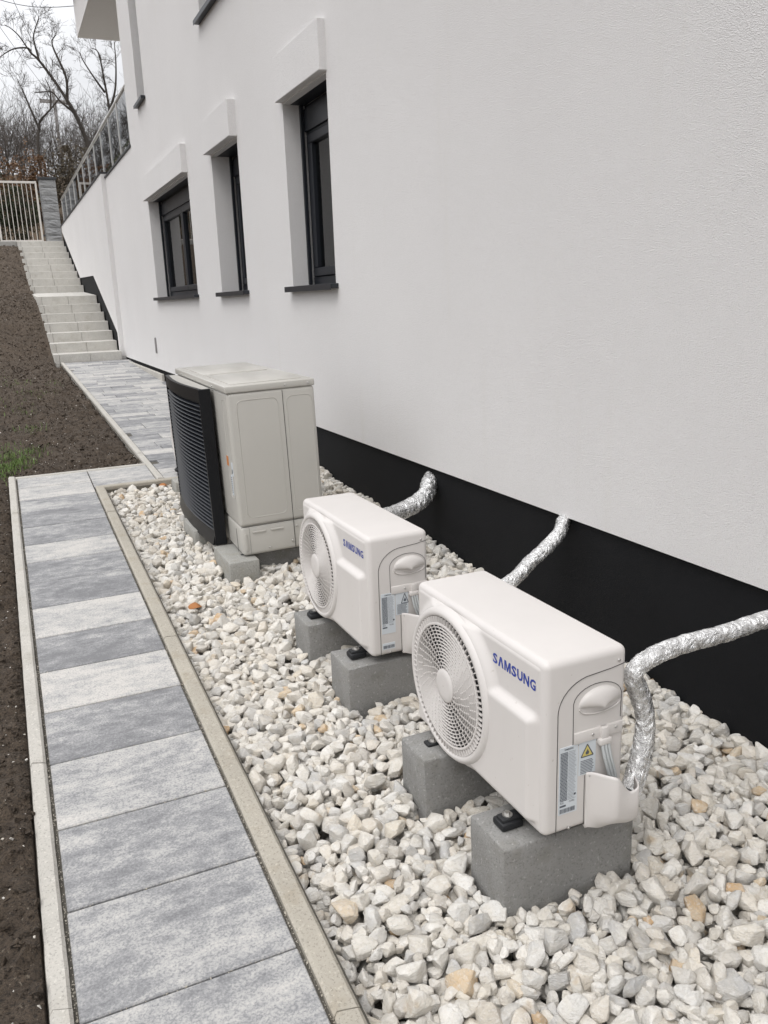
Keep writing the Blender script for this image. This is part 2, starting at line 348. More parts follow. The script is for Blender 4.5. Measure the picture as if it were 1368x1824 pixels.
def ground():
    xs = np.unique(np.concatenate([np.linspace(-500, -40, 10), np.linspace(-40, -6, 18), np.linspace(-6, -1.6, 30), np.arange(-1.6, 0.96, 0.028), np.linspace(1, 14, 14), np.linspace(14, 500, 12)]))
    ys = np.unique(np.concatenate([np.linspace(-300, -12, 8), np.linspace(-12, 0.2, 14), np.arange(0.2, 6.7, 0.03), np.arange(6.7, 12, 0.04), np.arange(12, 27, 0.08), np.linspace(27.2, 60, 60), np.linspace(64, 700, 24)]))
    X, Y = np.meshgrid(xs, ys, indexing='ij')
    Z = zg(np.clip(Y, -12, 700)) - 0.022
    near = np.clip((3-np.abs(X))/2, 0, 1)*(Y < 27.2)
    Z = Z + 0.05*fbm(X*1.3, Y*1.3, 3)*np.clip((27.5-Y)/2, 0, 1)*np.clip(1.2-(X+0.2)/0.9, 0.15, 1)
    Z = Z + near*(0.042*fbm(X*7, Y*7, 3) + 0.030*fbm(X*22+9, Y*22, 3))
    Z = Z + np.clip((Y-28)/4, 0, 1)*0.5*fbm(X*0.25, Y*0.25, 3)
    Z = Z - 0.012*np.clip((X+0.14)/0.03, 0, 1)
    # the ground drops away under the path, bed, pavement, stairs and house
    low = ((X > -0.115) & (Y < 6.56)) | ((X > 0.865) & (Y < 16.3)) | ((X > 0.80) & (Y >= 16.0) & (Y < 26.9))
    Z = np.where(low, zg(np.clip(Y, -12, 700))-0.35, Z)
    Z = np.where((X > 2.1) & (Y < 26), -2.2, Z)
    nx, ny = X.shape; idx = np.arange(nx*ny).reshape(nx, ny)
    q = np.stack([idx[:-1, :-1], idx[1:, :-1], idx[1:, 1:], idx[:-1, 1:]], -1).reshape(-1, 4)
    cy = (Y[:-1, :-1].reshape(-1) + Y[1:, 1:].reshape(-1))/2
    V = np.stack([X, Y, Z], -1).reshape(-1, 3)
    for nm, sel, m in (('soil', cy < 28.2, M['soil']), ('hillside', cy >= 28.2, M['litter'])):
        qq = q[sel]; u, inv = np.unique(qq, return_inverse=True)
        o = from_arrays(nm, V[u], inv.reshape(-1), np.arange(len(qq))*4, m, smooth=True)
        struct(o, 'bare dark brown soil beside the path and stairs' if nm == 'soil' else 'rising hillside under bare trees beyond the gate')
ground()

# ------------------------------------------------------------------ near path
def sheared_box(bm, x0, x1, y0, y1, top, depth, zf, bev=0.004):
    vs = add_box(bm, x0, x1, y0, y1, -depth, 0, bev, 1)
    for v in vs: v.co.z += zf(v.co.y) + top
def slab(name, parent, m, x0, x1, y0, y1, top, depth, zf, bev=0.004, tone=0.5, seed=0.0):
    bm = bmesh.new(); sheared_box(bm, x0, x1, y0, y1, top, depth, zf, bev)
    o = from_bm(name, bm, m, parent); o.color = (tone, seed, 0, 1); return o
def strip(name, m, x0, x1, y0, y1, dz, zf, n=30, parent=None):
    ys = np.linspace(y0, y1, n); v = []; f = []
    for y in ys: v += [(x0, y, zf(y)+dz), (x1, y, zf(y)+dz)]
    for i in range(n-1): f.append((2*i, 2*i+1, 2*i+3, 2*i+2))
    return from_vf(name, v, f, m, parent)
path = struct(strip('path', M['grit'], -0.11, 0.515, -1.2, 6.57, -0.012, zp), 'narrow garden path of large cloudy grey slabs')
edges = [1.587-0.3465*k for k in range(8, 0, -1)] + [1.587, 1.933, 2.270, 2.618, 2.960, 3.287, 3.622, 3.961, 4.301, 4.618, 4.923, 5.270, 5.610, 5.915, 6.235, 6.535]
tones = {1.587: .44, 1.933: .36, 2.270: .62, 2.618: .28, 2.960: .74, 3.287: .26, 3.622: .76, 3.961: .26, 4.301: .33, 4.618: .72, 4.923: .28, 5.270: .30, 5.610: .46, 5.915: .78, 6.235: .66}
for a, b in zip(edges, edges[1:]):
    t = tones.get(round(a, 3), 0.52); j = random.uniform(-0.001, 0.001)
    slab('slab', path, M['slab'], -0.049+j, 0.436+j, a+0.0035, b-0.0035, random.uniform(-0.001, 0.002), 0.05, zp, 0.003, t, random.random())
strip('joint_grit', M['grit'], 0.43, 0.90, 5.96, 6.57, -0.012, zp, 6, path)
slab('slab', path, M['slab'], 0.444, 0.872, 6.165, 6.535, 0, 0.05, zp, 0.003, 0.66, 0.3)
slab('slab', path, M['slab'], 0.444, 0.872, 6.035, 6.158, 0, 0.05, zp, 0.003, 0.55, 0.8)

def kerb_stone(parent, m, x0, x1, y0, y1, top, zf, bev=0.008):
    bm = bmesh.new(); ny = max(2, int((y1-y0)/0.04)); pr = [(0, -0.2), (0, -bev), (bev, 0), (x1-x0-bev, 0), (x1-x0, -bev), (x1-x0, -0.2)]
    rings = []
    for i in range(ny+1):
        y = y0+(y1-y0)*i/ny
        off = 0.0
        ring = []
        for k, (px, pz) in enumerate(pr):
            yy = y
            if i in (0, ny): yy += 0.006*math.sin(px/(x1-x0)*2*PI)      # tongued ends: wavy joint
            ring.append(bm.verts.new((x0+px+random.uniform(-.0006, .0006), yy, zf(yy)+top+pz)))
        rings.append(ring)
    for a, b in zip(rings, rings[1:]):
        for k in range(5): bm.faces.new((a[k], a[k+1], b[k+1], b[k]))
    bm.faces.new(rings[0]); bm.faces.new(rings[-1][::-1])
    return from_bm('kerb_stone', bm, m, parent, 30)
def kerb(label, m, x0, x1, y0, y1, top, zf, joints, y_start):
    k = bpy.data.objects.new('kerb', None); link(k); struct(k, label)
    ys = [y_start] + [j for j in joints if y_start < j < y1] + [y1]
    for a, b in zip(ys, ys[1:]): kerb_stone(k, m, x0, x1, a+0.0015, b-0.0015, top+random.uniform(-.002, .002), zf)
    return k
jl = [0.634-1.0, 0.634, 1.632, 2.626, 3.649, 4.650, 5.590]
kerb('grey kerb between path and bare soil', M['kerb'], -0.107, -0.060, 0, 6.575, 0.012, zp, jl, -1.2)
jr = [-0.62, 0.38, 1.37, 2.37, 3.37, 4.37, 5.35]
kerb('tan kerb between path and white stones', M['kerb_tan'], 0.446, 0.505, 0, 5.975, 0.012, zp, jr, -1.2)
def kerb_x(label, m, x0, x1, y0, y1, top, zf):
    k = bpy.data.objects.new('kerb', None); link(k); struct(k, label)
    n = max(1, round((x1-x0)/1.0)); w = (x1-x0)/n
    for i in range(n):
        bm = bmesh.new(); sheared_box(bm, x0+i*w+.001, x0+(i+1)*w-.001, y0, y1, top, 0.2, zf, 0.006); from_bm('kerb_stone', bm, m, k)
kerb_x('short tan kerb closing the far end of the white stones', M['kerb_tan'], 0.446, 1.9, 5.978, 6.03, 0.012, zp)
kerb_x('thin pale kerb at the far end of the slab path', M['kerb'], -0.107, 0.876, 6.545, 6.59, 0.004, zp)
def zk(y): return zp(y) if y < 6.1 else zfar(y)
kerb('grey kerb along the left side of the far pavement', M['kerb'], 0.878, 0.927, 0, 16.08, 0.014, zfar, [7.03+k for k in range(9)], 6.035)

# ------------------------------------------------------------------ far pavement
pav = struct(strip('pavement', M['grit'], 0.86, 2.08, 6.03, 16.3, -0.014, zfar, 20), 'far pavement of narrow grey pavers leading to the stairs')
y = 6.045; rw = [0.20, 0.15, 0.20, 0.15, 0.25]; i = 0
while y < 16.06:
    w = rw[i % 5] if random.random() < 0.7 else random.choice(rw); y1 = min(y+w, 16.08); x = 0.931 - random.uniform(0, 0.35)
    if y1-y < 0.05: break
    while x < 2.05:
        L = random.choice([0.3, 0.4, 0.5, 0.6]); a = max(x, 0.931); b = min(x+L, 2.055)
        if b-a > 0.06:
            slab('paver', pav, M['slab'], a+0.0025, b-0.0025, y+0.0025, y1-0.0025, random.uniform(-.0015, .0015), 0.05, zfar, 0.003, random.choice([.26, .42, .52, .60, .66, .78]), random.random())
        x += L
    y = y1; i += 1
print('pavers', len(pav.children))
box('kerb_strip', M['kerb'], 1.985, 2.025, 12.2, 16.3, -1.2, -0.965, 0.004, 1, pav)

# ------------------------------------------------------------------ stairs
st = bpy.data.objects.new('stairs', None); link(st); struct(st, 'pale concrete stairs climbing along the white wall to the gate')
steps = [(16.11 + 0.535*k, -0.80 + 0.1745*k, 0.1745) for k in range(7)] + [(22.05 + 0.625*k, 0.525 + 0.1907*k, 0.1907) for k in range(8)]
for k, (yf, zt, rise) in enumerate(steps):
    ye = steps[k+1][0] + 0.05 if k < 14 else 27.4
    x0 = 0.775 - 0.005*k; xs_ = [x0, x0+0.09, x0+0.62+random.uniform(-.03, .03), 1.945]
    for a, b in zip(xs_, xs_[1:]):
        bm = bmesh.new(); add_box(bm, a+.002, b-.002, yf, ye, zt-rise-0.06, zt, 0.006, 1)
        if k == 6:
            for v in bm.verts:
                if v.co.z > zt-0.05: v.co.z += max(0, (v.co.y-yf))*0.042
        from_bm('step_block', bm, M['step'], st)

# ------------------------------------------------------------------ house
W = 2.03
house = thing('house', (W, 0, -0.915), 'white rendered house with black plinth, anthracite windows and pale shutter boxes', 'house')
def hchild(o, p=house):
    o.parent = p; o.matrix_parent_inverse = Matrix.Translation((-W, 0, 0.915)) if p is house else Matrix()
    return o
# openings: (y near, y far, z sill, z head, reveal depth)
OPS = {'w3': (5.245, 6.13, 0.075, 1.345, 0.165), 'w2': (7.41, 8.37, 0.075, 1.345, 0.215), 'w1': (9.49, 12.12, 0.075, 1.345, 0.175),
       'u1': (11.60, 12.15, 2.53, 4.1, 0.25), 'u3': (6.6, 8.37, 2.49, 4.1, 0.25), 'u4': (2.4, 4.2, 2.49, 4.1, 0.25)}
def wall_mesh():
    ys = sorted({-6.0, 13.1} | {o[0] for o in OPS.values()} | {o[1] for o in OPS.values()})
    zs = sorted({-0.915, 6.6} | {o[2] for o in OPS.values()} | {o[3] for o in OPS.values()})
    v = {}; V = []; Fc = []
    def vid(p):
        k = tuple(round(c, 4) for c in p)
        if k not in v: v[k] = len(V); V.append(k)
        return v[k]
    ins = lambda y, z: any(o[0] < y < o[1] and o[2] < z < o[3] for o in OPS.values())
    for a, b in zip(ys, ys[1:]):
        for c, d in zip(zs, zs[1:]):
            if not ins((a+b)/2, (c+d)/2): Fc.append([vid((W, a, c)), vid((W, a, d)), vid((W, b, d)), vid((W, b, c))])
    for o in OPS.values():
        a, b, c, d, r = o; X = W+r+0.09
        for p, q in (((a, c), (b, c)), ((b, c), (b, d)), ((b, d), (a, d)), ((a, d), (a, c))):
            Fc.append([vid((W, *p)), vid((W, *q)), vid((X, *q)), vid((X, *p))])
    E_ = [((W, 13.1, -0.915), (W, 13.1, 6.6), (12, 13.1, 6.6), (12, 13.1, -0.915)), ((W, -6, -0.915), (12, -6, -0.915), (12, -6, 6.6), (W, -6, 6.6)),
          ((W, -6, 6.6), (12, -6, 6.6), (12, 13.1, 6.6), (W, 13.1, 6.6)), ((W, -6, -0.915), (W, 13.1, -0.915), (W+0.12, 13.1, -0.915), (W+0.12, -6, -0.915)), ((12, -6, -0.915), (12, 13.1, -0.915), (12, 13.1, 6.6), (12, -6, 6.6))]
    for e in E_: Fc.append([vid(p) for p in e])
    return V, Fc
V_, F_ = wall_mesh()
hchild(from_vf('wall', V_, F_, M['plaster']))
hchild(box('plinth', M['plinth'], W+0.022, W+0.20, -6, 16.3, -2.4, -0.918))
def window(key, sashes, reflection_pleats, lintel, name='window'):
    a, b, c, d, r = OPS[key]; xf = W+r
    bm = bmesh.new(); fw = 0.065
    top = 0.20 if lintel else 0.07
    add_box(bm, xf, xf+0.075, a+.001, b-.001, c+.022, c+.085, .004, 1); add_box(bm, xf, xf+0.075, a+.001, b-.001, d-top, d-.001, .004, 1)
    add_box(bm, xf+.001, xf+0.074, a+.001, a+fw, c+.086, d-top-.001, .004, 1); add_box(bm, xf+.001, xf+0.074, b-fw, b-.001, c+.086, d-top-.001, .004, 1)
    if lintel: add_box(bm, xf-0.018, xf-.001, a+.02, b-.02, d-top+.02, d-.03, .003, 1)
    for yy in (a+.001, b-.026): add_box(bm, xf-0.045, xf-.019, yy, yy+0.025, c+.03, d-.002, .003, 1)      # shutter guide rails
    w = hchild(from_bm(name, bm, M['frame']))
    n = sashes; L = (b-a-2*fw)/n
    for i in range(n):
        y0 = a+fw+i*L; y1 = y0+L; z0 = c+.087; z1 = d-top-.002; s = 0.062
        bm = bmesh.new()
        add_box(bm, xf-.012, xf+.06, y0+.002, y1-.002, z0, z0+s, .005, 1); add_box(bm, xf-.012, xf+.06, y0+.002, y1-.002, z1-s, z1, .005, 1)
        add_box(bm, xf-.011, xf+.059, y0+.002, y0+s, z0+s+.001, z1-s-.001, .005, 1); add_box(bm, xf-.011, xf+.059, y1-s, y1-.002, z0+s+.001, z1-s-.001, .005, 1)
        so_ = from_bm('sash', bm, M['frame'], w); so_.matrix_parent_inverse = Matrix()
        box('pane', M['pane'], xf+.02, xf+.028, y0+s-.004, y1-s+.004, z0+s-.004, z1-s+.004, 0, 1, w)
    box('sill', M['sill'], W-0.052, xf+.005, a-0.045, b+0.05, c-0.012, c+0.020, 0.004, 1, w)
    box('sill_lip', M['sill'], W-0.056, W-0.0525, a-0.045, b+0.05, c-0.020, c+0.019, 0, 1, w)
    # room behind the glass
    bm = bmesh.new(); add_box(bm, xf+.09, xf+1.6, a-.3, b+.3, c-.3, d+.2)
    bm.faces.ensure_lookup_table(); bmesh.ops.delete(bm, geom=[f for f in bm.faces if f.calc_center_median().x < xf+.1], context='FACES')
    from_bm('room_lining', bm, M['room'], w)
    if reflection_pleats:  # pale pleated sheet standing in for vertical reflections in the glass
        n_ = 90; v = []; f = []
        for i in range(n_+1):
            t = i/n_; yy = a+.08+(b-a-.16)*t
            xx = xf+.20+0.022*math.sin(t*(b-a)*48)+0.008*math.sin(t*37)
            v += [(xx, yy, c+.05), (xx, yy, d-.05)]
        for i in range(n_): f.append((2*i, 2*i+1, 2*i+3, 2*i+2))
        from_vf('reflection_pleats', v, f, M['reflection_pleats'], w, 80)
    return w
window('w3', 1, True, True); window('w2', 1, False, True); window('w1', 2, True, True); window('u1', 1, False, False); window('u3', 1, False, False); window('u4', 1, False, False)
for key, fx in (('w3', 0.05), ('w2', 0.072), ('w1', 0.065)):
    a, b, c, d, r = OPS[key]
    o = hchild(box('shutter_box', M['plaster'], W-fx, W+0.02, a-0.015, b+0.02, d+0.012, d+0.30, 0.004, 1))
    bx = box('shutter_slot', M['frame'], W+0.055, W+r, a+0.004, b-0.004, d-.001, d+0.0125); bx.parent = o
hchild(box('overflow_pipe', M['vent'], W-0.02, W+0.01, 12.62, 12.685, -0.69, -0.465, 0.008, 2))
# roof overhang above the terrace at the far end
hchild(box('canopy', M['plaster'], W+0.004, 9.0, 13.105, 18.15, 4.93, 5.85, 0.004, 1))
def half_gutter():
    bm = bmesh.new(); n = 10; xs0 = W-0.07
    A = []; B = []
    for k in range(n+1):
        t = PI + PI*k/n; A.append(bm.verts.new((xs0+0.07*math.cos(t), -6, 5.70+0.075*math.sin(t)))); B.append(bm.verts.new((xs0+0.07*math.cos(t), 18.25, 5.70+0.075*math.sin(t))))
    for k in range(n): bm.faces.new((A[k], A[k+1], B[k+1], B[k]))
    bm.faces.new(B); return from_bm('gutter', bm, M['coping'], None, 40)
hchild(half_gutter())

# ------------------------------------------------------------------ terrace retaining wall beside the stairs
rw_ = thing('retaining_wall', (1.955, 16.35, -1.0), 'white terrace wall stepping up beside the stairs with dark band along its foot', 'wall')
def rchild(o):
    o.parent = rw_; o.matrix_parent_inverse = Matrix.Translation((-1.955, -16.35, 1.0)); return o
rchild(prism_x('wall_face', M['plaster'], [(13.101, -0.915), (13.101, 2.20), (16.349, 2.20), (16.349, -0.915)], W+0.0005, W+0.25))
rchild(prism_x('wall_face', M['plaster'], [(16.35, -1.15), (16.35, 2.28), (26.75, 2.28), (26.75, 2.12), (22.80, 0.72), (19.60, 0.66), (16.50, -0.48), (16.50, -1.15)], 1.955, 2.25))
rchild(prism_x('foot_band', M['plinth'], [(16.505, -1.15), (16.505, -0.482), (19.60, 0.656), (22.80, 0.716), (26.78, 2.115), (26.78, -1.15)], 1.962, 2.20))
rchild(box('coping', M['coping'], W-0.02, W+0.27, 13.105, 16.345, 2.203, 2.235, 0.003, 1)); rchild(box('coping', M['coping'], 1.935, 2.26, 16.347, 26.9, 2.283, 2.315, 0.003, 1))
te = struct(box('terrace', M['kerb'], 2.26, 14, 13.12, 34, 1.6, 2.12), 'raised terrace behind the white wall')
rail = thing('glass_railing', (2.08, 13.2, 2.24), 'steel and glass railing along the top of the white terrace wall', 'railing')
def glchild(o):
    o.parent = rail; o.matrix_parent_inverse = Matrix.Translation((-2.08, -13.2, -2.24)); return o
glchild(box('handrail', M['steel'], 2.026, 2.07, 13.12, 26.9, 3.00, 3.035, 0.01, 2))
py_ = [13.16, 14.2, 15.3, 16.5, 17.7, 18.9, 20.1, 21.3, 22.6, 23.9, 25.3, 26.7]
for a in py_:
    z0 = 2.236 if a < 16.4 else 2.316
    glchild(box('post', M['steel'], 2.033, 2.063, a-.015, a+.015, z0, 2.998, 0.004, 1))
for a, b in zip(py_, py_[1:]):
    glchild(box('glass_pane', M['railglass'], 2.044, 2.052, a+.04, b-.04, 2.34, 2.97))

# ------------------------------------------------------------------ gate, pillars
gt = thing('gate', (0.45, 27.3, 1.86), 'pale metal gate of thin upright bars at the top of the stairs', 'gate')
def gchild(o): o.parent = gt; o.matrix_parent_inverse = Matrix.Translation((-0.45, -27.3, -1.86)); return o
bm = bmesh.new()
add_box(bm, 0.30, 1.46, 27.27, 27.31, 3.50, 3.56, .004, 1); add_box(bm, 0.30, 1.46, 27.27, 27.31, 1.90, 1.95, .004, 1)
add_box(bm, 1.41, 1.461, 27.268, 27.312, 1.952, 3.498, .004, 1); add_box(bm, 0.30, 0.351, 27.268, 27.312, 1.952, 3.498, .004, 1)
gchild(from_bm('frame', bm, M['gate']))
for k in range(8): gchild(box('bar', M['gate'], 0.46+k*0.118, 0.478+k*0.118, 27.28, 27.30, 1.951, 3.499))
gchild(box('hinge', M['coping'], 1.462, 1.52, 27.27, 27.31, 3.25, 3.30)); gchild(box('hinge', M['coping'], 1.462, 1.52, 27.27, 27.31, 2.05, 2.10))
fx = thing('fence', (-2, 27.3, 1.86), 'pale metal bar fence continuing left of the gate', 'fence')
fb = bmesh.new()
add_box(fb, -3.4, 0.22, 27.27, 27.31, 3.50, 3.56); add_box(fb, -3.4, 0.22, 27.27, 27.31, 1.90, 1.95)
def fchild(o): o.parent = fx; o.matrix_parent_inverse = Matrix.Translation((2, -27.3, -1.86)); return o
fchild(from_bm('rail', fb, M['gate'])); fchild(box('post', M['gate'], 0.222, 0.282, 27.26, 27.32, 1.80, 3.60, .004, 1))
for k in range(30): fchild(box('bar', M['gate'], -3.36+k*0.118, -3.342+k*0.118, 27.28, 27.30, 1.951, 3.499))
def pillar(x0, x1, y0, y1, z0, z1, rows, label, name='stone_pillar'):
    p = thing(name, ((x0+x1)/2, (y0+y1)/2, z0), label, 'pillar' if 'pillar' in name else 'wall')
    inv = Matrix.Translation((-(x0+x1)/2, -(y0+y1)/2, -z0)); h = (z1-z0)/rows
    for r in range(rows):
        n = max(1, round((x1-x0)/0.5)); wx = (x1-x0)/n; s = (wx/2 if (r % 2 and n > 1) else 0)
        xs_ = [x0] + [x0+s+wx*k for k in range(0 if s else 1, n)] + [x1]
        for a, b in zip(xs_, xs_[1:]):
            bm = bmesh.new(); add_box(bm, a+.004, b-.004, y0, y1, z0+h*r+.004, z0+h*(r+1)-.004)
            bmesh.ops.subdivide_edges(bm, edges=bm.edges[:], cuts=3, use_grid_fill=True)
            for v in bm.verts:
                e = min(v.co.x-a, b-v.co.x, v.co.z-z0-h*r, z0+h*(r+1)-v.co.z)
                if e > 0.02 and v.co.y < y0+.01: v.co.y -= random.uniform(0.0, 0.035)
            o = from_bm('stone', bm, M['split'], p); o.matrix_parent_inverse = inv
    o = box('cap', M['coping'], x0-.03, x1+.03, y0-.05, y1+.03, z1+.001, z1+.06, .006, 1, p); o.matrix_parent_inverse = inv
pillar(1.54, 1.99, 27.3, 27.75, 1.86, 3.62, 8, 'grey split stone pillar between the gate and the white wall')
pillar(2.9, 5.2, 29.5, 29.8, 2.1, 3.75, 8, 'grey split stone wall seen through the glass railing', 'stone_wall')
struct(box('landing', M['wallcap'], -3.6, 0.70, 26.55, 27.9, 1.55, 1.875, 0.01, 1), 'concrete strip under the gate')

# ------------------------------------------------------------------ blocks under the units
BLK = []
def block(x0, x1, y0, y1, top, label, m='block', rz=0.0, h=0.26):
    cx, cy = (x0+x1)/2, (y0+y1)/2
    bm = bmesh.new(); add_box(bm, x0-cx, x1-cx, y0-cy, y1-cy, 0, h, 0.006, 2)
    bmesh.ops.subdivide_edges(bm, edges=[e for e in bm.edges if e.calc_length() > 0.1], cuts=5, use_grid_fill=True)
    for v in bm.verts: v.co += Vector((random.uniform(-1, 1), random.uniform(-1, 1), random.uniform(-1, 1)))*0.0012
    o = from_bm('concrete_block', bm, M[m], None, 40); o.location = (cx, cy, top-h); o.rotation_euler = (0, 0, rz)
    tag(o, label, 'block', 'concrete blocks carrying the outdoor units'); BLK.append((x0, x1, y0, y1)); return o
block(0.944, 1.345, 1.49, 1.655, -1.322, 'grey concrete block under the near end of the nearest small unit')
block(0.938, 1.345, 1.905, 2.06, -1.300, 'grey concrete block under the fan end of the nearest small unit')
block(0.962, 1.36, 2.55, 2.735, -1.288, 'grey concrete block under the near end of the middle small unit')
block(0.966, 1.36, 3.00, 3.18, -1.284, 'grey concrete block under the fan end of the middle small unit')
block(0.880, 1.035, 3.94, 4.29, -1.272, 'pale stained concrete block under the near corner of the tall unit', 'block2')
block(1.045, 1.47, 4.08, 4.32, -1.270, 'shaded concrete block under the tall unit, set back behind the pale one')
block(0.845, 1.02, 4.62, 4.95, -1.262, 'concrete block under the black louvre screen, half hidden in stones', 'block2')
block(0.955, 1.36, 5.74, 5.92, -1.205, 'concrete block by the far end of the white stones, behind the tall unit', 'block2')

# ------------------------------------------------------------------ text meshes
FONT = {}
def text_mesh(s, size, bold=0.0):
    cu = bpy.data.curves.new('t', 'FONT'); cu.body = s; cu.size = size; cu.offset = bold; cu.extrude = 0.0; cu.resolution_u = 2; cu.fill_mode = 'FRONT'
    o = bpy.data.objects.new('t', cu); C.objects.link(o)
    dg = bpy.context.evaluated_depsgraph_get(); me = bpy.data.meshes.new_from_object(o.evaluated_get(dg))
    bpy.data.objects.remove(o); return me
def add_text(bm, s, size, mat, bold=0.0, width=None, height=None):
    me = text_mesh(s, size, bold); n0 = len(bm.verts)
    if len(me.vertices) == 0: return
    co = np.array([v.co[:] for v in me.vertices]); lo, hi = co.min(0), co.max(0)
    sx = width/(hi[0]-lo[0]) if width else 1; sy = height/(hi[1]-lo[1]) if height else 1
    vs = [bm.verts.new(mat @ Vector(((c[0]-lo[0])*sx, (c[1]-lo[1])*sy, 0))) for c in co]
    for p in me.polygons:
        try: bm.faces.new([vs[i] for i in p.vertices])
        except ValueError: pass
def frame_front(x, y, z): return Matrix(((0, 0, -1, x), (-1, 0, 0, y), (0, 1, 0, z), (0, 0, 0, 1)))   # text on the -x face
def frame_side(x, y, z): return Matrix(((1, 0, 0, x), (0, 0, -1, y), (0, 1, 0, z), (0, 0, 0, 1)))     # text on the -y face
def logo(parent, x, y0, z0, width, height):
    bm = bmesh.new(); letters = 'SAMSUNG'; ws = [0.92, 1.05, 1.22, 0.92, 1.0, 1.02, 1.0]; tot = sum(ws)+0.16*6; u = width/tot; p = 0.0
    for ch, w in zip(letters, ws):
        Mx = frame_front(x, y0-p*u, z0)
        if ch == 'A':                                                    # an A without its bar
            ww = w*u; t = ww*0.27; pts = [(0, 0), (t, 0), (ww/2, height*0.74), (ww-t, 0), (ww, 0), (ww/2+t*0.62, height), (ww/2-t*0.62, height)]
            vs = [bm.verts.new(Mx @ Vector((a, b, 0))) for a, b in pts]
            for q in ((0, 1, 2, 6), (2, 5, 6), (2, 3, 4, 5)): bm.faces.new([vs[k] for k in q])
        elif ch in 'MN':
            ww = w*u; t = ww*0.22; h = height
            if ch == 'M': P = [(0, 0), (t, 0), (t, h*.70), (ww/2-t*.42, 0), (ww/2+t*.42, 0), (ww-t, h*.70), (ww-t, 0), (ww, 0), (ww, h), (ww-t*1.25, h), (ww/2, h*.30), (t*1.25, h), (0, h)]; Q = [(0, 1, 2, 11, 12), (2, 3, 10, 11), (3, 4, 10), (4, 5, 9, 10), (5, 6, 7, 8, 9)]
            else: P = [(0, 0), (t, 0), (t, h*.66), (ww-t*1.1, 0), (ww, 0), (ww, h), (ww-t, h), (ww-t, h*.36), (t*1.1, h), (0, h)]; Q = [(0, 1, 2, 8, 9), (2, 3, 7, 8), (3, 4, 5, 6, 7)]
            vs = [bm.verts.new(Mx @ Vector((a, b, 0))) for a, b in P]
            for q in Q: bm.faces.new([vs[k] for k in q])
        else: add_text(bm, ch, 1.0, Mx, 0.03, w*u, height)
        p += w + 0.16
    bmesh.ops.recalc_face_normals(bm, faces=bm.faces)
    me = bpy.data.meshes.new('brand_lettering'); bm.to_mesh(me); bm.free(); me.materials.append(M['logo'])
    return link(bpy.data.objects.new('brand_lettering', me), parent)

def quad_yneg(bm, x0, x1, z0, z1, y):
    bm.faces.new([bm.verts.new(p) for p in ((x0, y, z0), (x1, y, z0), (x1, y, z1), (x0, y, z1))])

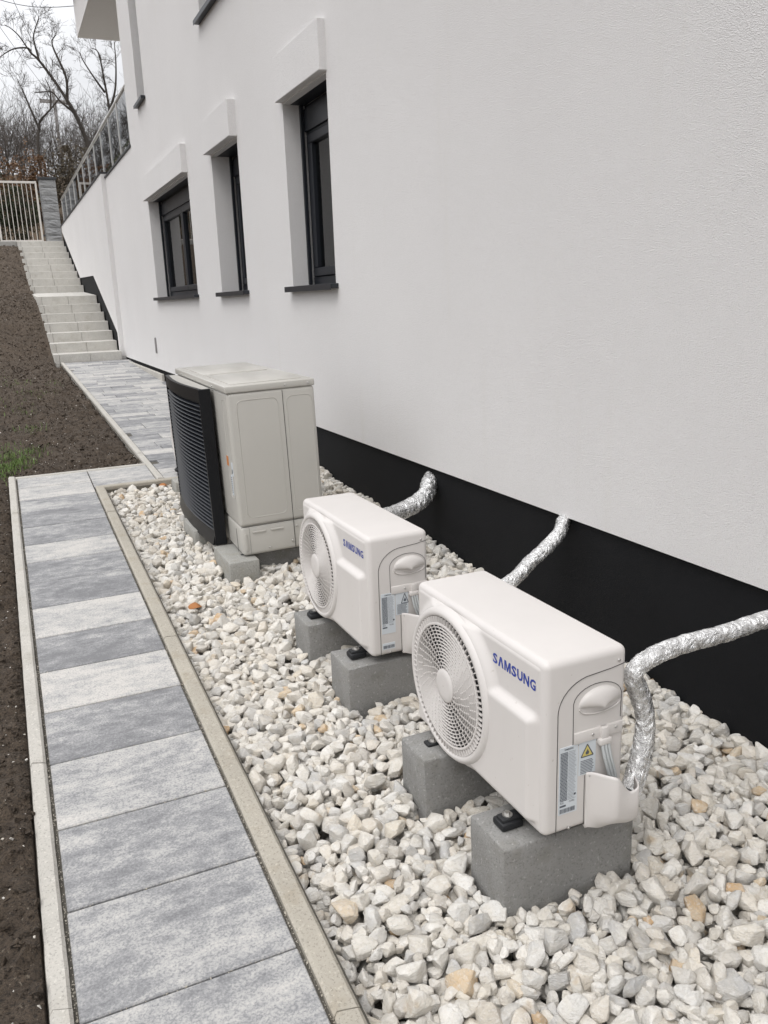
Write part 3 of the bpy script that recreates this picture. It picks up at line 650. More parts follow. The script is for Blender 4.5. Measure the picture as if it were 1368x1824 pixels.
# ------------------------------------------------------------------ small outdoor air-conditioning unit
def smooth(e0, e1, x): t = np.clip((x-e0)/(e1-e0), 0, 1); return t*t*(3-2*t)
def ac_unit(loc, L, D, H, label, rz=0.0, variant=0, feet=(0.10, 0.52), footz=-0.028):
    T = thing('air_conditioner', loc, label, 'air conditioner', 'small white outdoor air conditioner units', rz)
    hy, hz, R = L-0.238, H*0.502, min(0.205, H/2-0.028)
    bm = bmesh.new(); add_box(bm, 0, D, 0, L, 0.0, H, 0.020, 5); from_bm('casing', bm, M['case'], T, 60)
    # front panel: proud lower half with a sloping ledge
    ny, nz = 100, 76; ys = np.linspace(0.016, L-0.016, ny); zs = np.linspace(0.012, H-0.016, nz)
    Y, Z = np.meshgrid(ys, zs, indexing='ij')
    zl = H*0.70
    d = 0.0025 + 0.022*(1-smooth(zl-0.022, zl+0.004, Z))*smooth(0.018, 0.042, Y)*smooth(0.030, 0.044, Z)*(1-smooth(L-0.05, L-0.02, Y))
    d = np.maximum(d, 0.0025+0.022*(1-smooth(R+0.012, R+0.05, np.hypot(Y-hy, Z-hz)))*smooth(0.01, 0.03, Z))
    e = np.minimum(np.minimum(Y-ys[0], ys[-1]-Y), np.minimum(Z-zs[0], zs[-1]-Z)); d = np.where(e < 1e-4, -0.002, d)
    d = np.where(np.hypot(Y-hy, Z-hz) < R-0.01, 0.001, d)
    V = np.stack([-d, Y, Z], -1).reshape(-1, 3); idx = np.arange(ny*nz).reshape(ny, nz)
    q = np.stack([idx[:-1, :-1], idx[:-1, 1:], idx[1:, 1:], idx[1:, :-1]], -1).reshape(-1)
    from_arrays('front_panel', V, q, np.arange(len(q)//4)*4, M['case'], T, True)
    # fan: flat disc coloured dark for the shade inside, blades, ring, grille
    bm = bmesh.new(); add_lathe(bm, [(R-.004, -0.004), (0.001, -0.004)], hy, hz, 48); from_bm('fan_shade_disc', bm, M['dark'], T)
    bm = bmesh.new()
    for k in range(3):
        for s in range(10):
            a0 = 2*PI*k/3 + s*0.075; a1 = a0+0.075; x0 = -0.007-0.0013*s; x1 = x0-0.0013
            vs = [bm.verts.new((x, hy+r*math.cos(a), hz+r*math.sin(a))) for x, r, a in ((x0, .05, a0), (x0, R-.03, a0-.25), (x1, R-.03, a1-.25), (x1, .05, a1))]
            bm.faces.new(vs)
    from_bm('fan_blade', bm, M['blade'], T)
    bm = bmesh.new(); add_lathe(bm, [(R+.022, -0.012), (R+.016, -0.026), (R+.008, -0.034), (R-.001, -0.035), (R-.006, -0.031), (R-.008, -0.004)], hy, hz, 96); from_bm('fan_ring', bm, M['case'], T, 50)
    bm = bmesh.new(); xo = -0.036
    rout = R-0.028; r0 = 0.047; nr = 13; rr = [r0+(rout-r0)*i/nr for i in range(nr+1)]
    for i, r in enumerate(rr):
        t = 0.00115 if i < nr else 0.0035
        add_lathe(bm, [(r-t, xo+.0055), (r-t, xo+.001), (r-t*0.5, xo), (r+t*0.5, xo), (r+t, xo+.001), (r+t, xo+.0055)], hy, hz, 72, 0)
    def rib(ra, rb, a, b, w, dep):
        n = Vector((0, math.cos(a), math.sin(a))); m2 = Vector((0, math.cos(b), math.sin(b)))
        t = Vector((0, -math.sin(a), math.cos(a)))*w; o = Vector((0, hy, hz))
        P = [o+n*ra-t, o+n*ra+t, o+m2*rb+t, o+m2*rb-t]
        A = [bm.verts.new(p+Vector((xo+.0012, 0, 0))) for p in P]; B = [bm.verts.new(p+Vector((xo+dep, 0, 0))) for p in P]
        bm.faces.new(A[::-1])
        for k in range(4): bm.faces.new((A[k], A[(k+1) % 4], B[(k+1) % 4], B[k]))
    for i in range(nr):
        n = 22 if i < 4 else (34 if i < 9 else 42)
        for k in range(n):
            a = 2*PI*(k+0.5*(i % 2))/n + 0.05*i
            rib(rr[i], rr[i+1], a, a+0.01, 0.0008, 0.0045)
    for k in range(76):
        a = 2*PI*k/76; rib(rout, R-0.007, a, a, 0.0014, 0.008)
    from_bm('fan_grille', bm, M['case'], T, 40)
    bm = bmesh.new(); rg = add_lathe(bm, [(0.0475, xo+.010), (0.0475, xo-.001), (0.044, xo-.0035), (0.03, xo-.0045), (0.001, xo-.005)], hy, hz, 48); from_bm('fan_hub', bm, M['case'], T, 40)
    logo(T, -0.0032, 0.224, H-0.082, 0.190, 0.0275)
    # service side, facing -y (towards the photographer)
    ye = -0.0006
    bm = bmesh.new()
    seam = [(0.037, ye, 0.002), (0.037, ye, H*0.70)] + [(0.037+0.10*(1-math.cos(t)), ye, H*0.70+0.085*math.sin(t)) for t in np.linspace(0.1, PI/2-0.2, 9)] + [(0.19, ye, H*0.70+0.089), (D-0.004, ye, H*0.70+0.096)]
    add_tube(bm, seam, 0.0009, 5)
    hs = [(0.082, ye, H*0.50), (0.081, ye, H*0.735)] + [(0.152-0.071*math.cos(t), ye, H*0.735+0.043*math.sin(t)) for t in np.linspace(0.1, PI-0.1, 14)] + [(0.223, ye, H*0.735), (0.222, ye, H*0.60)]
    add_tube(bm, hs, 0.0008, 5)
    add_tube(bm, [(0.119, ye, 0.008), (0.119, ye, 0.145)], 0.0007, 5); add_tube(bm, [(0.082, ye, H*0.5), (0.16, ye, H*0.5)], 0.0007, 5); add_tube(bm, [(0.186, ye, H*0.535), (0.226, ye, H*0.538)], 0.0007, 5)
    from_bm('panel_seam', bm, M['seam'], T)
    # scooped handle: upper half dome over a hollow
    bm = bmesh.new(); n, m_ = 18, 8; cx, cz = 0.158, H*0.712
    rows = []
    for j in range(m_+1):
        ph = (PI/2)*j/m_
        rows.append([bm.verts.new((cx-0.062*math.cos(t)*math.cos(ph)**0.6, ye-0.021*math.sin(ph)**0.8*math.sin(t)**0.6 if 0 < j else ye+.001, cz+0.044*math.sin(t)*math.cos(ph)-0.004*math.sin(ph))) for t in np.linspace(0.0, PI, n)])
    for a, b in zip(rows, rows[1:]):
        for k in range(n-1): bm.faces.new((a[k], a[k+1], b[k+1], b[k]))
    bmesh.ops.remove_doubles(bm, verts=bm.verts, dist=0.0002)
    from_bm('handle', bm, M['case'], T, 60)
    bm = bmesh.new(); hp = [(cx-0.060*math.cos(t), ye-0.0012, cz-0.004-0.020*math.sin(t)) for t in np.linspace(0, PI, 16)]
    add_tube(bm, hp, 0.0022, 6); from_bm('handle_lip', bm, M['case'], T, 60)
    # bracket, clip, screws
    bm = bmesh.new(); add_box(bm, 0.084, 0.228, -0.0045, 0.004, H*0.512, H*0.575, 0.0018, 2)
    add_box(bm, 0.160, 0.182, -0.012, 0.002, H*0.505, H*0.575, 0.003, 2); vs = add_box(bm, 0.152, 0.188, -0.016, 0.002, H*0.477, H*0.513, 0.004, 2)
    from_bm('cable_clip', bm, M['case'], T, 40)
    def screw(x, z, y=-0.001, r=0.0042):
        b2 = bmesh.new(); bmesh.ops.create_uvsphere(b2, u_segments=10, v_segments=6, radius=r)
        for v in b2.verts: v.co = Vector((v.co.x+x, v.co.y*0.6+y, v.co.z+z))
        from_bm('screw', b2, M['screw'], T, 80)
    screw(0.137, H*0.545, -0.005); screw(0.207, H*0.550, -0.005); screw(D-0.028, H-0.034); screw(0.133, 0.142, -0.004); screw(0.075, 0.012)
    for k, (dx, col) in enumerate(((0, 'cable'), (0.009, 'cable'), (0.018, 'cable'))):
        tube('cable', M[col], spline([(0.161+dx, -0.010, H*0.49), (0.166+dx, -0.017, H*0.40), (0.180+dx, -0.017, H*0.30), (0.190+dx*0.8, -0.014, 0.10), (0.19+dx*.8, -0.012, 0.07)], 6), 0.0042, 8, T)
    # valve cover: deep rounded pocket open at the top, its rim dipping
    bm = bmesh.new(); nu = 24; prof = []
    xl, xr, zb = 0.122, D+0.018, 0.0
    for k in range(nu+1):
        t = k/nu; x = xl+(xr-xl)*t
        bul = 0.056*(smooth(0.02, 0.42, t))*(1-smooth(0.86, 1.04, t))**0.5
        rim = 0.152-0.050*float(smooth(0.35, 0.72, t))+0.012*float(smooth(0.75, 1.0, t))
        col = []
        for j, s in enumerate((0.0, 0.05, 0.12, 0.22, 0.36, 0.7, 0.95, 1.0)):
            z = -0.014+(rim+0.014)*s; bb = bul*float(smooth(-0.04, 0.34, s))**0.8
            col.append(bm.verts.new((x, -0.003-bb*(1.0 if s < 0.9 else (0.97 if s < 1 else 0.93)), z+(1-float(smooth(0, .34, t)))*0.012*(1-s))))
        prof.append(col)
    for a, b in zip(prof, prof[1:]):
        for j in range(7): bm.faces.new((a[j], a[j+1], b[j+1], b[j]))
    for a, b in zip(prof, prof[1:]): bm.faces.new((a[0], b[0], bm.verts.new((b[0].co.x, 0.006, 0.0)), bm.verts.new((a[0].co.x, 0.006, 0.0))))
    vc = from_bm('valve_cover', bm, M['case'], T, 60)
    sm = vc.modifiers.new('thickness', 'SOLIDIFY'); sm.thickness = 0.003; sm.offset = -1
    # stickers
    def sticker(name, x0, x1, z0, z1, m='label'):
        b2 = bmesh.new(); add_box(b2, x0, x1, -0.0014, 0.003, z0, z1); return from_bm(name, b2, M[m], T)
    lx0, lx1 = 0.043, 0.097; lz0, lz1 = (0.055, 0.237) if variant == 0 else (0.085, 0.237)
    s = sticker('rating_label', lx0, lx1, lz0, lz1)
    b2 = bmesh.new(); yy = -0.0019
    add_text(b2, 'SAMSUNG', 1, frame_side(lx0+.014, yy, lz1-.0085), 0.03, 0.026, 0.0048)
    for r in range(34):
        z = lz1-.013-r*0.0039
        if z < lz0+.04: break
        x = lx0+.003
        while x < lx0+.024:
            w = random.uniform(0.0015, 0.005); quad_yneg(b2, x, min(x+w, lx0+.0245), z-.0029, z-.0004, yy); x += w+.0006
        quad_yneg(b2, lx0+.026, lx0+.050-random.uniform(0, .006), z-.0017, z-.0010, yy)
    quad_yneg(b2, lx0+.044, lx0+.050, lz0+.046, lz0+.052, yy)
    for k, t_ in enumerate(('CE 0042', 'R32')): add_text(b2, t_, 1, frame_side(lx0+.004+.026*(1-k), yy, lz0+.030), 0.01, 0.016 if k == 0 else .010, 0.005)
    quad_yneg(b2, lx0+.003, lx0+.021, lz0+.021, lz0+.026, yy)
    zb0 = lz0+.004 if variant == 0 else 0.028
    if variant: sticker('barcode_sticker', lx0, lx1-.004, 0.024, 0.048).name = 'barcode_sticker'
    x = lx0+.003
    while x < lx0+.047:
        w = random.choice([.0006, .0011, .0018]); quad_yneg(b2, x, x+w, zb0, zb0+.012, yy); x += w+random.choice([.0006, .0010])
    from_bm('label_print', b2, M['print'], s if not variant else T)
    w_ = sticker('warning_label', 0.100, 0.150, 0.148, 0.236)
    b2 = bmesh.new()
    if variant == 0:
        tri = [(0.106, 0.197), (0.142, 0.197), (0.124, 0.229)]
        bm3 = bmesh.new(); bm3.faces.new([bm3.verts.new((a, -0.0017, b)) for a, b in tri]); from_bm('warning_triangle', bm3, M['yellow'], w_)
    else: tri = [(0.122, 0.190), (0.150, 0.190), (0.136, 0.226)]
    for (a, b), (c, d_) in zip(tri, tri[1:]+tri[:1]):
        n = Vector((d_-b, 0, -(c-a))).normalized()*0.0014
        b2.faces.new([b2.verts.new((p[0]+s_*n.x, -0.0020, p[1]+s_*n.z)) for p, s_ in (((a, b), 1), ((c, d_), 1), ((c, d_), -1), ((a, b), -1))])
    cxx = sum(p[0] for p in tri)/3; czz = sum(p[1] for p in tri)/3
    b2.faces.new([b2.verts.new((cxx+a, -0.0020, czz+b)) for a, b in ((-.004, -.006), (.004, -.006), (.006, -.001), (.001, .009), (-.002, .003), (-.005, 0.0))])
    for r in range(9): quad_yneg(b2, 0.105, 0.145-random.uniform(0, .006), 0.187-r*.0042-.0017, 0.187-r*.0042, -0.0019)
    from_bm('warning_print', b2, M['print'], w_)
    if variant:
        b2 = bmesh.new(); add_text(b2, 'DIGITAL INVERTER', 1, frame_front(-0.0265, 0.15, 0.040), 0.0, 0.085, 0.007); from_bm('small_lettering', b2, M['print'], T)
    # rubber feet with bolts on the block
    for fy in feet:
        b2 = bmesh.new(); add_box(b2, -0.052, 0.012, fy-0.026, fy+0.026, footz, footz+0.021, 0.007, 2); add_box(b2, -0.046, 0.05, fy-0.017, fy+0.017, footz+0.014, footz+0.029, 0.004, 2)
        fo = from_bm('rubber_foot', b2, M['rubber'], T, 40)
        b2 = bmesh.new(); bmesh.ops.create_cone(b2, cap_ends=True, segments=14, radius1=0.0135, radius2=0.0135, depth=0.003, matrix=Matrix.Translation((-0.022, fy, footz+0.031)))
        bmesh.ops.create_cone(b2, cap_ends=True, segments=6, radius1=0.0075, radius2=0.0075, depth=0.009, matrix=Matrix.Translation((-0.022, fy, footz+0.035))); from_bm('bolt', b2, M['screw'], fo)
    for fy in feet:                                                           # rear feet
        box('rubber_foot', M['rubber'], D-0.05, D+0.02, fy-0.025, fy+0.025, footz, 0.004, 0.004, 1, T)
    return T
U1 = ac_unit((1.030, 1.450, -1.294), 0.665, 0.240, 0.464, 'nearest small white air conditioner, largest in view, with a yellow warning triangle', 0.0, 0, (0.125, 0.535))
U2 = ac_unit((1.050, 2.535, -1.258), 0.70, 0.235, 0.450, 'middle small white air conditioner with a separate barcode sticker, beside the tall unit', 0.0, 1, (0.10, 0.545), -0.026)
U4 = copy_tree(U2); U4.location = (1.09, 5.60, -1.178); U4.rotation_euler = (0, 0, 0.02)
U4['label'] = 'farthest small white air conditioner, mostly hidden behind the black louvre screen'

# ------------------------------------------------------------------ tall heat pump with black louvre screen
HX, HY, HZ = 0.968, 4.00, -1.268
hpT = thing('heat_pump', (HX, HY, HZ), 'tall warm grey heat pump with a black louvred screen on its front', 'heat pump', None, math.radians(-1.2)); hpT.rotation_euler.y = math.radians(-1.4)
HL, HD, HH = 1.43, 0.452, 0.872
def hp_part(name, m, *a, **k): return box(name, m, *a, parent=hpT, **k)
hp_part('casing', M['case2'], 0, HD, 0, HL, 0.155, HH-0.034, bev=0.020, seg=5)
hp_part('base_panel', M['case2'], 0.003, HD-.003, 0.003, HL-.003, 0, 0.156, bev=0.02, seg=4)
lid = hp_part('lid', M['case2'], -0.006, HD+0.002, -0.003, HL+0.003, HH-0.036, HH, bev=0.007, seg=3)
bm = bmesh.new()
for a, b in ((0.05, 0.62), (0.70, HL-0.08)): add_box(bm, 0.035, HD-.05, a, b, HH-0.004, HH+0.005, 0.004, 2)
from_bm('pressed_panel', bm, M['case2'], lid, 40)
def pressed(x0, x1, z0, z1, r=0.03, onx=False):              # raised outline of a pressed panel
    pts = []
    for cx, cz, a0 in ((x1-r, z1-r, 0), (x0+r, z1-r, PI/2), (x0+r, z0+r, PI), (x1-r, z0+r, 1.5*PI)):
        for t in np.linspace(a0, a0+PI/2, 6): pts.append((cx+r*math.cos(t), cz+r*math.sin(t)))
    pts.append(pts[0]); bm = bmesh.new()
    add_tube(bm, [((p, 0.0004, q) if not onx else (0.0004, p, q)) for p, q in pts], 0.0022, 6, False); from_bm('pressed_panel', bm, M['case2'], hpT, 60)
pressed(0.045, 0.255, 0.20, HH-0.075); pressed(0.300, 0.432, 0.20, HH-0.075); pressed(0.03, 0.115, 0.30, HH-0.07, 0.02, True)
bm = bmesh.new()
add_tube(bm, [(0.282, -0.0004, 0.002), (0.282, -0.0004, HH-0.043)], 0.0016, 5); add_tube(bm, [(0.004, -0.0004, 0.1555), (HD-.02, -0.0004, 0.1555)], 0.0014, 5)
add_tube(bm, [(0.045, 0.0, 0.003), (0.045, 0.0, 0.15)], 0.0006, 5); add_tube(bm, [(-0.0004, 0.10, 0.003), (-0.0004, 0.10, 0.13)], 0.0012, 5)
from_bm('panel_seam', bm, M['seam'], hpT)
for x, z in ((0.30, HH-0.020), (0.42, HH-0.020), (0.145, 0.03), (0.268, 0.045), (0.298, 0.12)):
    b2 = bmesh.new(); bmesh.ops.create_uvsphere(b2, u_segments=8, v_segments=5, radius=0.006)
    for v in b2.verts: v.co = Vector((v.co.x+x, v.co.y*0.5-(0.0035 if z > 0.7 else 0.001), v.co.z+z))
    from_bm('screw', b2, M['screw'], hpT, 80)
for y in (0.3, 0.75, 1.2):
    b2 = bmesh.new(); bmesh.ops.create_uvsphere(b2, u_segments=8, v_segments=5, radius=0.006)
    for v in b2.verts: v.co = Vector((v.co.x*0.5-0.0065, v.co.y+y, v.co.z+HH-.02))
    from_bm('screw', b2, M['screw'], hpT, 80)
for x in (0.06, 0.155): hp_part('embossed_slot', M['case2'], x, x+0.07, -0.003, 0.002, 0.118, 0.127, bev=0.002, seg=1)
hp_part('knockout', M['case2'], 0.02, 0.03, -0.002, 0.002, 0.03, 0.12, bev=.001, seg=1)
box('sticker', M['label'], -0.0015, 0.002, 0.055, 0.085, 0.315, 0.42, 0, 1, hpT); box('sticker', M['orange'], -0.0015, 0.002, 0.105, 0.145, 0.46, 0.51, 0, 1, hpT)
pl_ = box('display_window', M['label'], -0.002, 0.002, 0.022, 0.045, 0.42, 0.49, 0, 1, hpT)
b2 = bmesh.new()
for r in range(8):
    z = 0.41-r*0.011; b2.faces.new([b2.verts.new((-0.0021, a, b)) for a, b in ((0.08, z), (0.062, z), (0.062, z-.005), (0.08, z-.005))])
from_bm('sticker_print', b2, M['print'], hpT); b2 = bmesh.new()
z = 0.455; b2.faces.new([b2.verts.new((-0.0026, a, b)) for a, b in ((0.041, z), (0.026, z), (0.026, z-.022), (0.041, z-.022))])
from_bm('display_print', b2, M['print'], hpT)
# the screen: bowed front of slats between two deep side cheeks, standing off the casing
sy0, sy1, sz0, sz1 = 0.285, 1.38, 0.0, 0.840
def bow(t): return -0.080-0.032*math.sin(PI*t)
scr = bpy.data.objects.new('louvre_screen', None); link(scr, hpT)
for a in (sy0, sy1-0.018):
    bm = bmesh.new(); add_box(bm, -0.080, -0.018, a, a+0.018, sz0, sz1, 0.003, 1); from_bm('side_cheek', bm, M['screen'], scr)
def bowed(name, z0, z1, xoff0, xoff1, thick, m, y0=sy0+.019, y1=sy1-.019):
    bm = bmesh.new(); n = 11; R_ = []
    for k in range(n):
        t = k/(n-1); yv = y0+(y1-y0)*t; b = bow(t)
        R_.append([bm.verts.new((b+xoff0, yv, z0)), bm.verts.new((b+xoff1, yv, z1)), bm.verts.new((b+xoff1+thick, yv, z1)), bm.verts.new((b+xoff0+thick, yv, z0))])
    for p, q in zip(R_, R_[1:]):
        for k in range(4): bm.faces.new((p[k], p[(k+1) % 4], q[(k+1) % 4], q[k]))
    bm.faces.new(R_[0]); bm.faces.new(R_[-1][::-1]); return from_bm(name, bm, m, scr, 40)
bowed('top_band', sz1-0.065, sz1, 0, 0, 0.02, M['screen']); bowed('bottom_band', sz0, sz0+0.075, -0.012, 0.006, 0.02, M['screen'])
bm = bmesh.new(); n = 11; A = []; B = []
for k in range(n):
    t = k/(n-1); yv = sy0+.019+(sy1-sy0-.038)*t; A.append(bm.verts.new((bow(t)+.021, yv, sz1-.004))); B.append(bm.verts.new((-0.013, yv, sz1-.004)))
for k in range(n-1): bm.faces.new((A[k], A[k+1], B[k+1], B[k]))
from_bm('top_lip', bm, M['case2'], scr)
for k in range(31):
    z = sz0+0.082+k*0.0222; bowed('slat', z, z+0.010, 0.001, 0.016, 0.003, M['grille'])
bowed('backing', sz0+.078, sz1-.068, 0.026, 0.026, 0.004, M['dark'])
for fy in (0.06,): 
    o = box('bracket', M['sill'], -0.06, 0.03, fy-.014, fy+.014, -0.016, -0.004, 0.003, 1, hpT)

# ------------------------------------------------------------------ foil wrapped pipes
def pipe(pts, r, label, extra=()):
    root = thing('insulated_pipe', pts[0], label, 'pipe', 'foil wrapped pipes between wall and units')
    inv = Matrix.Translation(-Vector(pts[0]))
    for i, (pp, rr) in enumerate([(pts, r)]+list(extra)):
        P = spline(pp, 14); bm = bmesh.new(); seg = 20; ph = random.random()*9
        add_tube(bm, P, rr, seg)
        bm.verts.ensure_lookup_table()
        for k, v in enumerate(bm.verts):
            ring, s = divmod(k, seg)
            if ring < len(P):
                c = P[ring]; dv = v.co-c
                w = 0.025*math.sin(ring*0.9+ph)+0.02*math.sin(ring*3.1+s*1.2)+random.uniform(-0.035, 0.035)+0.05*math.sin(s*0.9+ring*0.12)
                v.co = c+dv*(1+w)
        o = from_bm('foil_sleeve', bm, M['foil'], root, 70); o.matrix_parent_inverse = inv
    return root, inv
p1, inv1 = pipe([(2.07, 1.60, -0.950), (2.00, 1.56, -0.925), (1.92, 1.535, -0.907), (1.80, 1.525, -0.902), (1.66, 1.522, -0.908), (1.52, 1.525, -0.910), (1.405, 1.52, -0.922), (1.352, 1.52, -0.955), (1.365, 1.52, -1.01), (1.388, 1.515, -1.08), (1.378, 1.505, -1.15), (1.335, 1.48, -1.215), (1.293, 1.455, -1.245)], 0.024,
     'bent silver foil pipes reaching the nearest small unit, with bare copper at the end', [([(1.352, 1.535, -0.945), (1.392, 1.53, -1.01), (1.408, 1.52, -1.09), (1.395, 1.505, -1.17), (1.355, 1.485, -1.245), (1.30, 1.462, -1.285), (1.26, 1.45, -1.29)], 0.0155)])
for k in range(2):
    o = tube('copper_end', M['copper'], [(1.285+.012*k, 1.452, -1.243), (1.268+.014*k, 1.445, -1.265), (1.262+.014*k, 1.444, -1.30)], 0.006, 8, p1); o.matrix_parent_inverse = inv1
o = tube('pipe_core', M['rubber'], [(1.297, 1.457, -1.242), (1.287, 1.452, -1.249)], 0.022, 12, p1); o.matrix_parent_inverse = inv1
pipe([(2.08, 2.78, -0.925), (2.02, 2.735, -0.935), (1.97, 2.69, -0.960), (1.88, 2.65, -1.00), (1.78, 2.62, -1.04), (1.68, 2.59, -1.085), (1.55, 2.585, -1.12), (1.40, 2.60, -1.14)], 0.028, 'straight slanting silver foil pipe reaching the middle small unit')
pipe([(2.08, 4.02, -0.985), (2.02, 3.95, -1.005), (1.97, 3.89, -1.04), (1.88, 3.84, -1.075), (1.75, 3.78, -1.09), (1.60, 3.68, -1.075), (1.42, 3.60, -1.06)], 0.046, 'thick curved silver foil pipe between the black plinth and the tall unit')

# ------------------------------------------------------------------ white crushed stone bed
bed = struct(strip('gravel_bed', M['grit'], 0.49, 2.12, -1.3, 5.99, -0.135, zp, 12), 'bed of white crushed stones along the black plinth')
def rock_proto(rng):
    bm = bmesh.new(); bmesh.ops.create_cube(bm, size=1.0); ax = np.array([1.0, rng.uniform(0.62, 0.95), rng.uniform(0.5, 0.8)])
    for k in range(rng.integers(9, 15)):                       # knock planes off a lump, as a crusher does
        nn = rng.normal(size=3); nn /= np.linalg.norm(nn); dd = rng.uniform(0.33, 0.50)
        gm = bm.verts[:]+bm.edges[:]+bm.faces[:]
        bmesh.ops.bisect_plane(bm, geom=gm, plane_co=(nn*dd).tolist(), plane_no=nn.tolist(), clear_outer=True, clear_inner=False)
        cut = [e for e in bm.edges if e.is_boundary]
        if cut: bmesh.ops.contextual_create(bm, geom=cut)
    bmesh.ops.dissolve_degenerate(bm, dist=0.02, edges=bm.edges[:])
    bmesh.ops.convex_hull(bm, input=bm.verts[:]); bmesh.ops.delete(bm, geom=[v for v in bm.verts if not v.link_faces], context='VERTS')
    bmesh.ops.dissolve_limit(bm, angle_limit=0.12, verts=bm.verts[:], edges=bm.edges[:])
    bmesh.ops.bevel(bm, geom=bm.edges[:], offset=0.085, segments=1, affect='EDGES', profile=0.5, clamp_overlap=True)
    bmesh.ops.triangulate(bm, faces=bm.faces[:])
    bmesh.ops.subdivide_edges(bm, edges=[e for e in bm.edges if e.calc_length() > 0.38], cuts=1)
    bmesh.ops.triangulate(bm, faces=bm.faces[:])
    for v in bm.verts: v.co = Vector((np.array(v.co[:])*ax*(1+rng.normal(0, 0.03))).tolist())
    bmesh.ops.smooth_vert(bm, verts=bm.verts[:], factor=0.45, use_axis_x=True, use_axis_y=True, use_axis_z=True)
    bmesh.ops.recalc_face_normals(bm, faces=bm.faces)
    me = bpy.data.meshes.new('stone'); bm.to_mesh(me); bm.free(); finish(me, 33)
    v = np.array([x.co[:] for x in me.vertices]); c = (v.max(0)+v.min(0))/2; v = (v-c)/np.abs(v-c).max()*0.53
    me.vertices.foreach_set('co', v.astype(np.float32).ravel()); me.update()
    f = np.array([x.vertices[:] for x in me.polygons]); return me, v, f
PRO = []
while len(PRO) < 48:                                            # keep only cleanly closed lumps
    p_ = rock_proto(RNG); a, b, c = (p_[1][p_[2][:, k]] for k in range(3)); nn = np.cross(b-a, c-a); ctr = (a+b+c)/3
    if ((nn*ctr).sum(1) > -1e-5).all() and len(p_[2]) > 40: PRO.append(p_)
    else: bpy.data.meshes.remove(p_[0])
def rot_mats(n, rng, flat=0.55):
    a = rng.uniform(0, 2*PI, n); t = rng.normal(0, flat, n); b = rng.uniform(0, 2*PI, n)
    def rz(a): c, s = np.cos(a), np.sin(a); o = np.zeros((n, 3, 3)); o[:, 0, 0] = c; o[:, 0, 1] = -s; o[:, 1, 0] = s; o[:, 1, 1] = c; o[:, 2, 2] = 1; return o
    def rx(a): c, s = np.cos(a), np.sin(a); o = np.zeros((n, 3, 3)); o[:, 1, 1] = c; o[:, 1, 2] = -s; o[:, 2, 1] = s; o[:, 2, 2] = c; o[:, 0, 0] = 1; return o
    return rz(a) @ rx(t) @ rz(b)
def pile():
    x0, x1, y0, y1, g = 0.49, 2.10, -0.25, 5.99, 0.01
    nx, ny = int((x1-x0)/g), int((y1-y0)/g)
    GX, GY = np.meshgrid(x0+g*(np.arange(nx)+.5), y0+g*(np.arange(ny)+.5), indexing='ij')
    target = -H0+SL*GY - 0.050 + 0.045*np.clip((GX-0.7)/1.1, 0, 1) + 0.028*fbm(GX*1.7, GY*1.7, 3) - 0.02*np.clip((0.62-GX)/0.1, 0, 1)
    Hm = -H0+SL*GY - 0.135
    out_ = []; tries = 0; rng = np.random.default_rng(5); fails = 0
    inside = np.zeros((nx, ny), bool)
    for bx0, bx1, by0, by1 in BLK: inside |= (GX > bx0+.005) & (GX < bx1-.005) & (GY > by0+.005) & (GY < by1-.005)
    Hm[inside] = 99
    lows = None
    while tries < 34000:
        if tries % 500 == 0:
            lows = np.argwhere((Hm < target-0.010) & ~inside)
            if len(lows) < 60: break
            small_only = len(lows) < 5200
        tries += 1
        i, j = lows[rng.integers(len(lows))]
        s = float(np.clip(rng.lognormal(math.log(0.039), 0.30), 0.02, 0.068)) if not small_only else float(np.clip(rng.lognormal(math.log(0.028), 0.28), 0.014, 0.045)); r = s*0.42
        k = int(r/g)+1; a0, a1, b0, b1 = max(i-k, 0), min(i+k+1, nx), max(j-k, 0), min(j+k+1, ny)
        dx = GX[a0:a1, b0:b1]-GX[i, j]; dy = GY[a0:a1, b0:b1]-GY[i, j]; d2 = (dx*dx+dy*dy)/(r*r); m = d2 < 1
        h = Hm[a0:a1, b0:b1][m]
        if h.max() > 50: continue
        base = 0.62*np.percentile(h, 88)+0.38*h.mean()
        if base > target[i, j]-0.002: continue
        hs = s*0.34
        zc = base+hs*0.88
        Hm[a0:a1, b0:b1][m] = np.maximum(h, zc+hs*np.sqrt(1-d2[m])*0.85)
        out_.append((GX[i, j]+rng.uniform(-.004, .004), GY[i, j]+rng.uniform(-.004, .004), zc, s))
    return np.array(out_)
P_ = pile(); print('stones', len(P_))
rng = np.random.default_rng(8); n = len(P_)
P_[:, 0] = np.clip(P_[:, 0], 0.505+P_[:, 3]*0.36, 2.048-P_[:, 3]*0.30); P_[:, 1] = np.minimum(P_[:, 1], 5.975-P_[:, 3]*0.4)
RM = rot_mats(n, rng); PI_ = rng.integers(0, len(PRO), n); TI = rng.random(n)
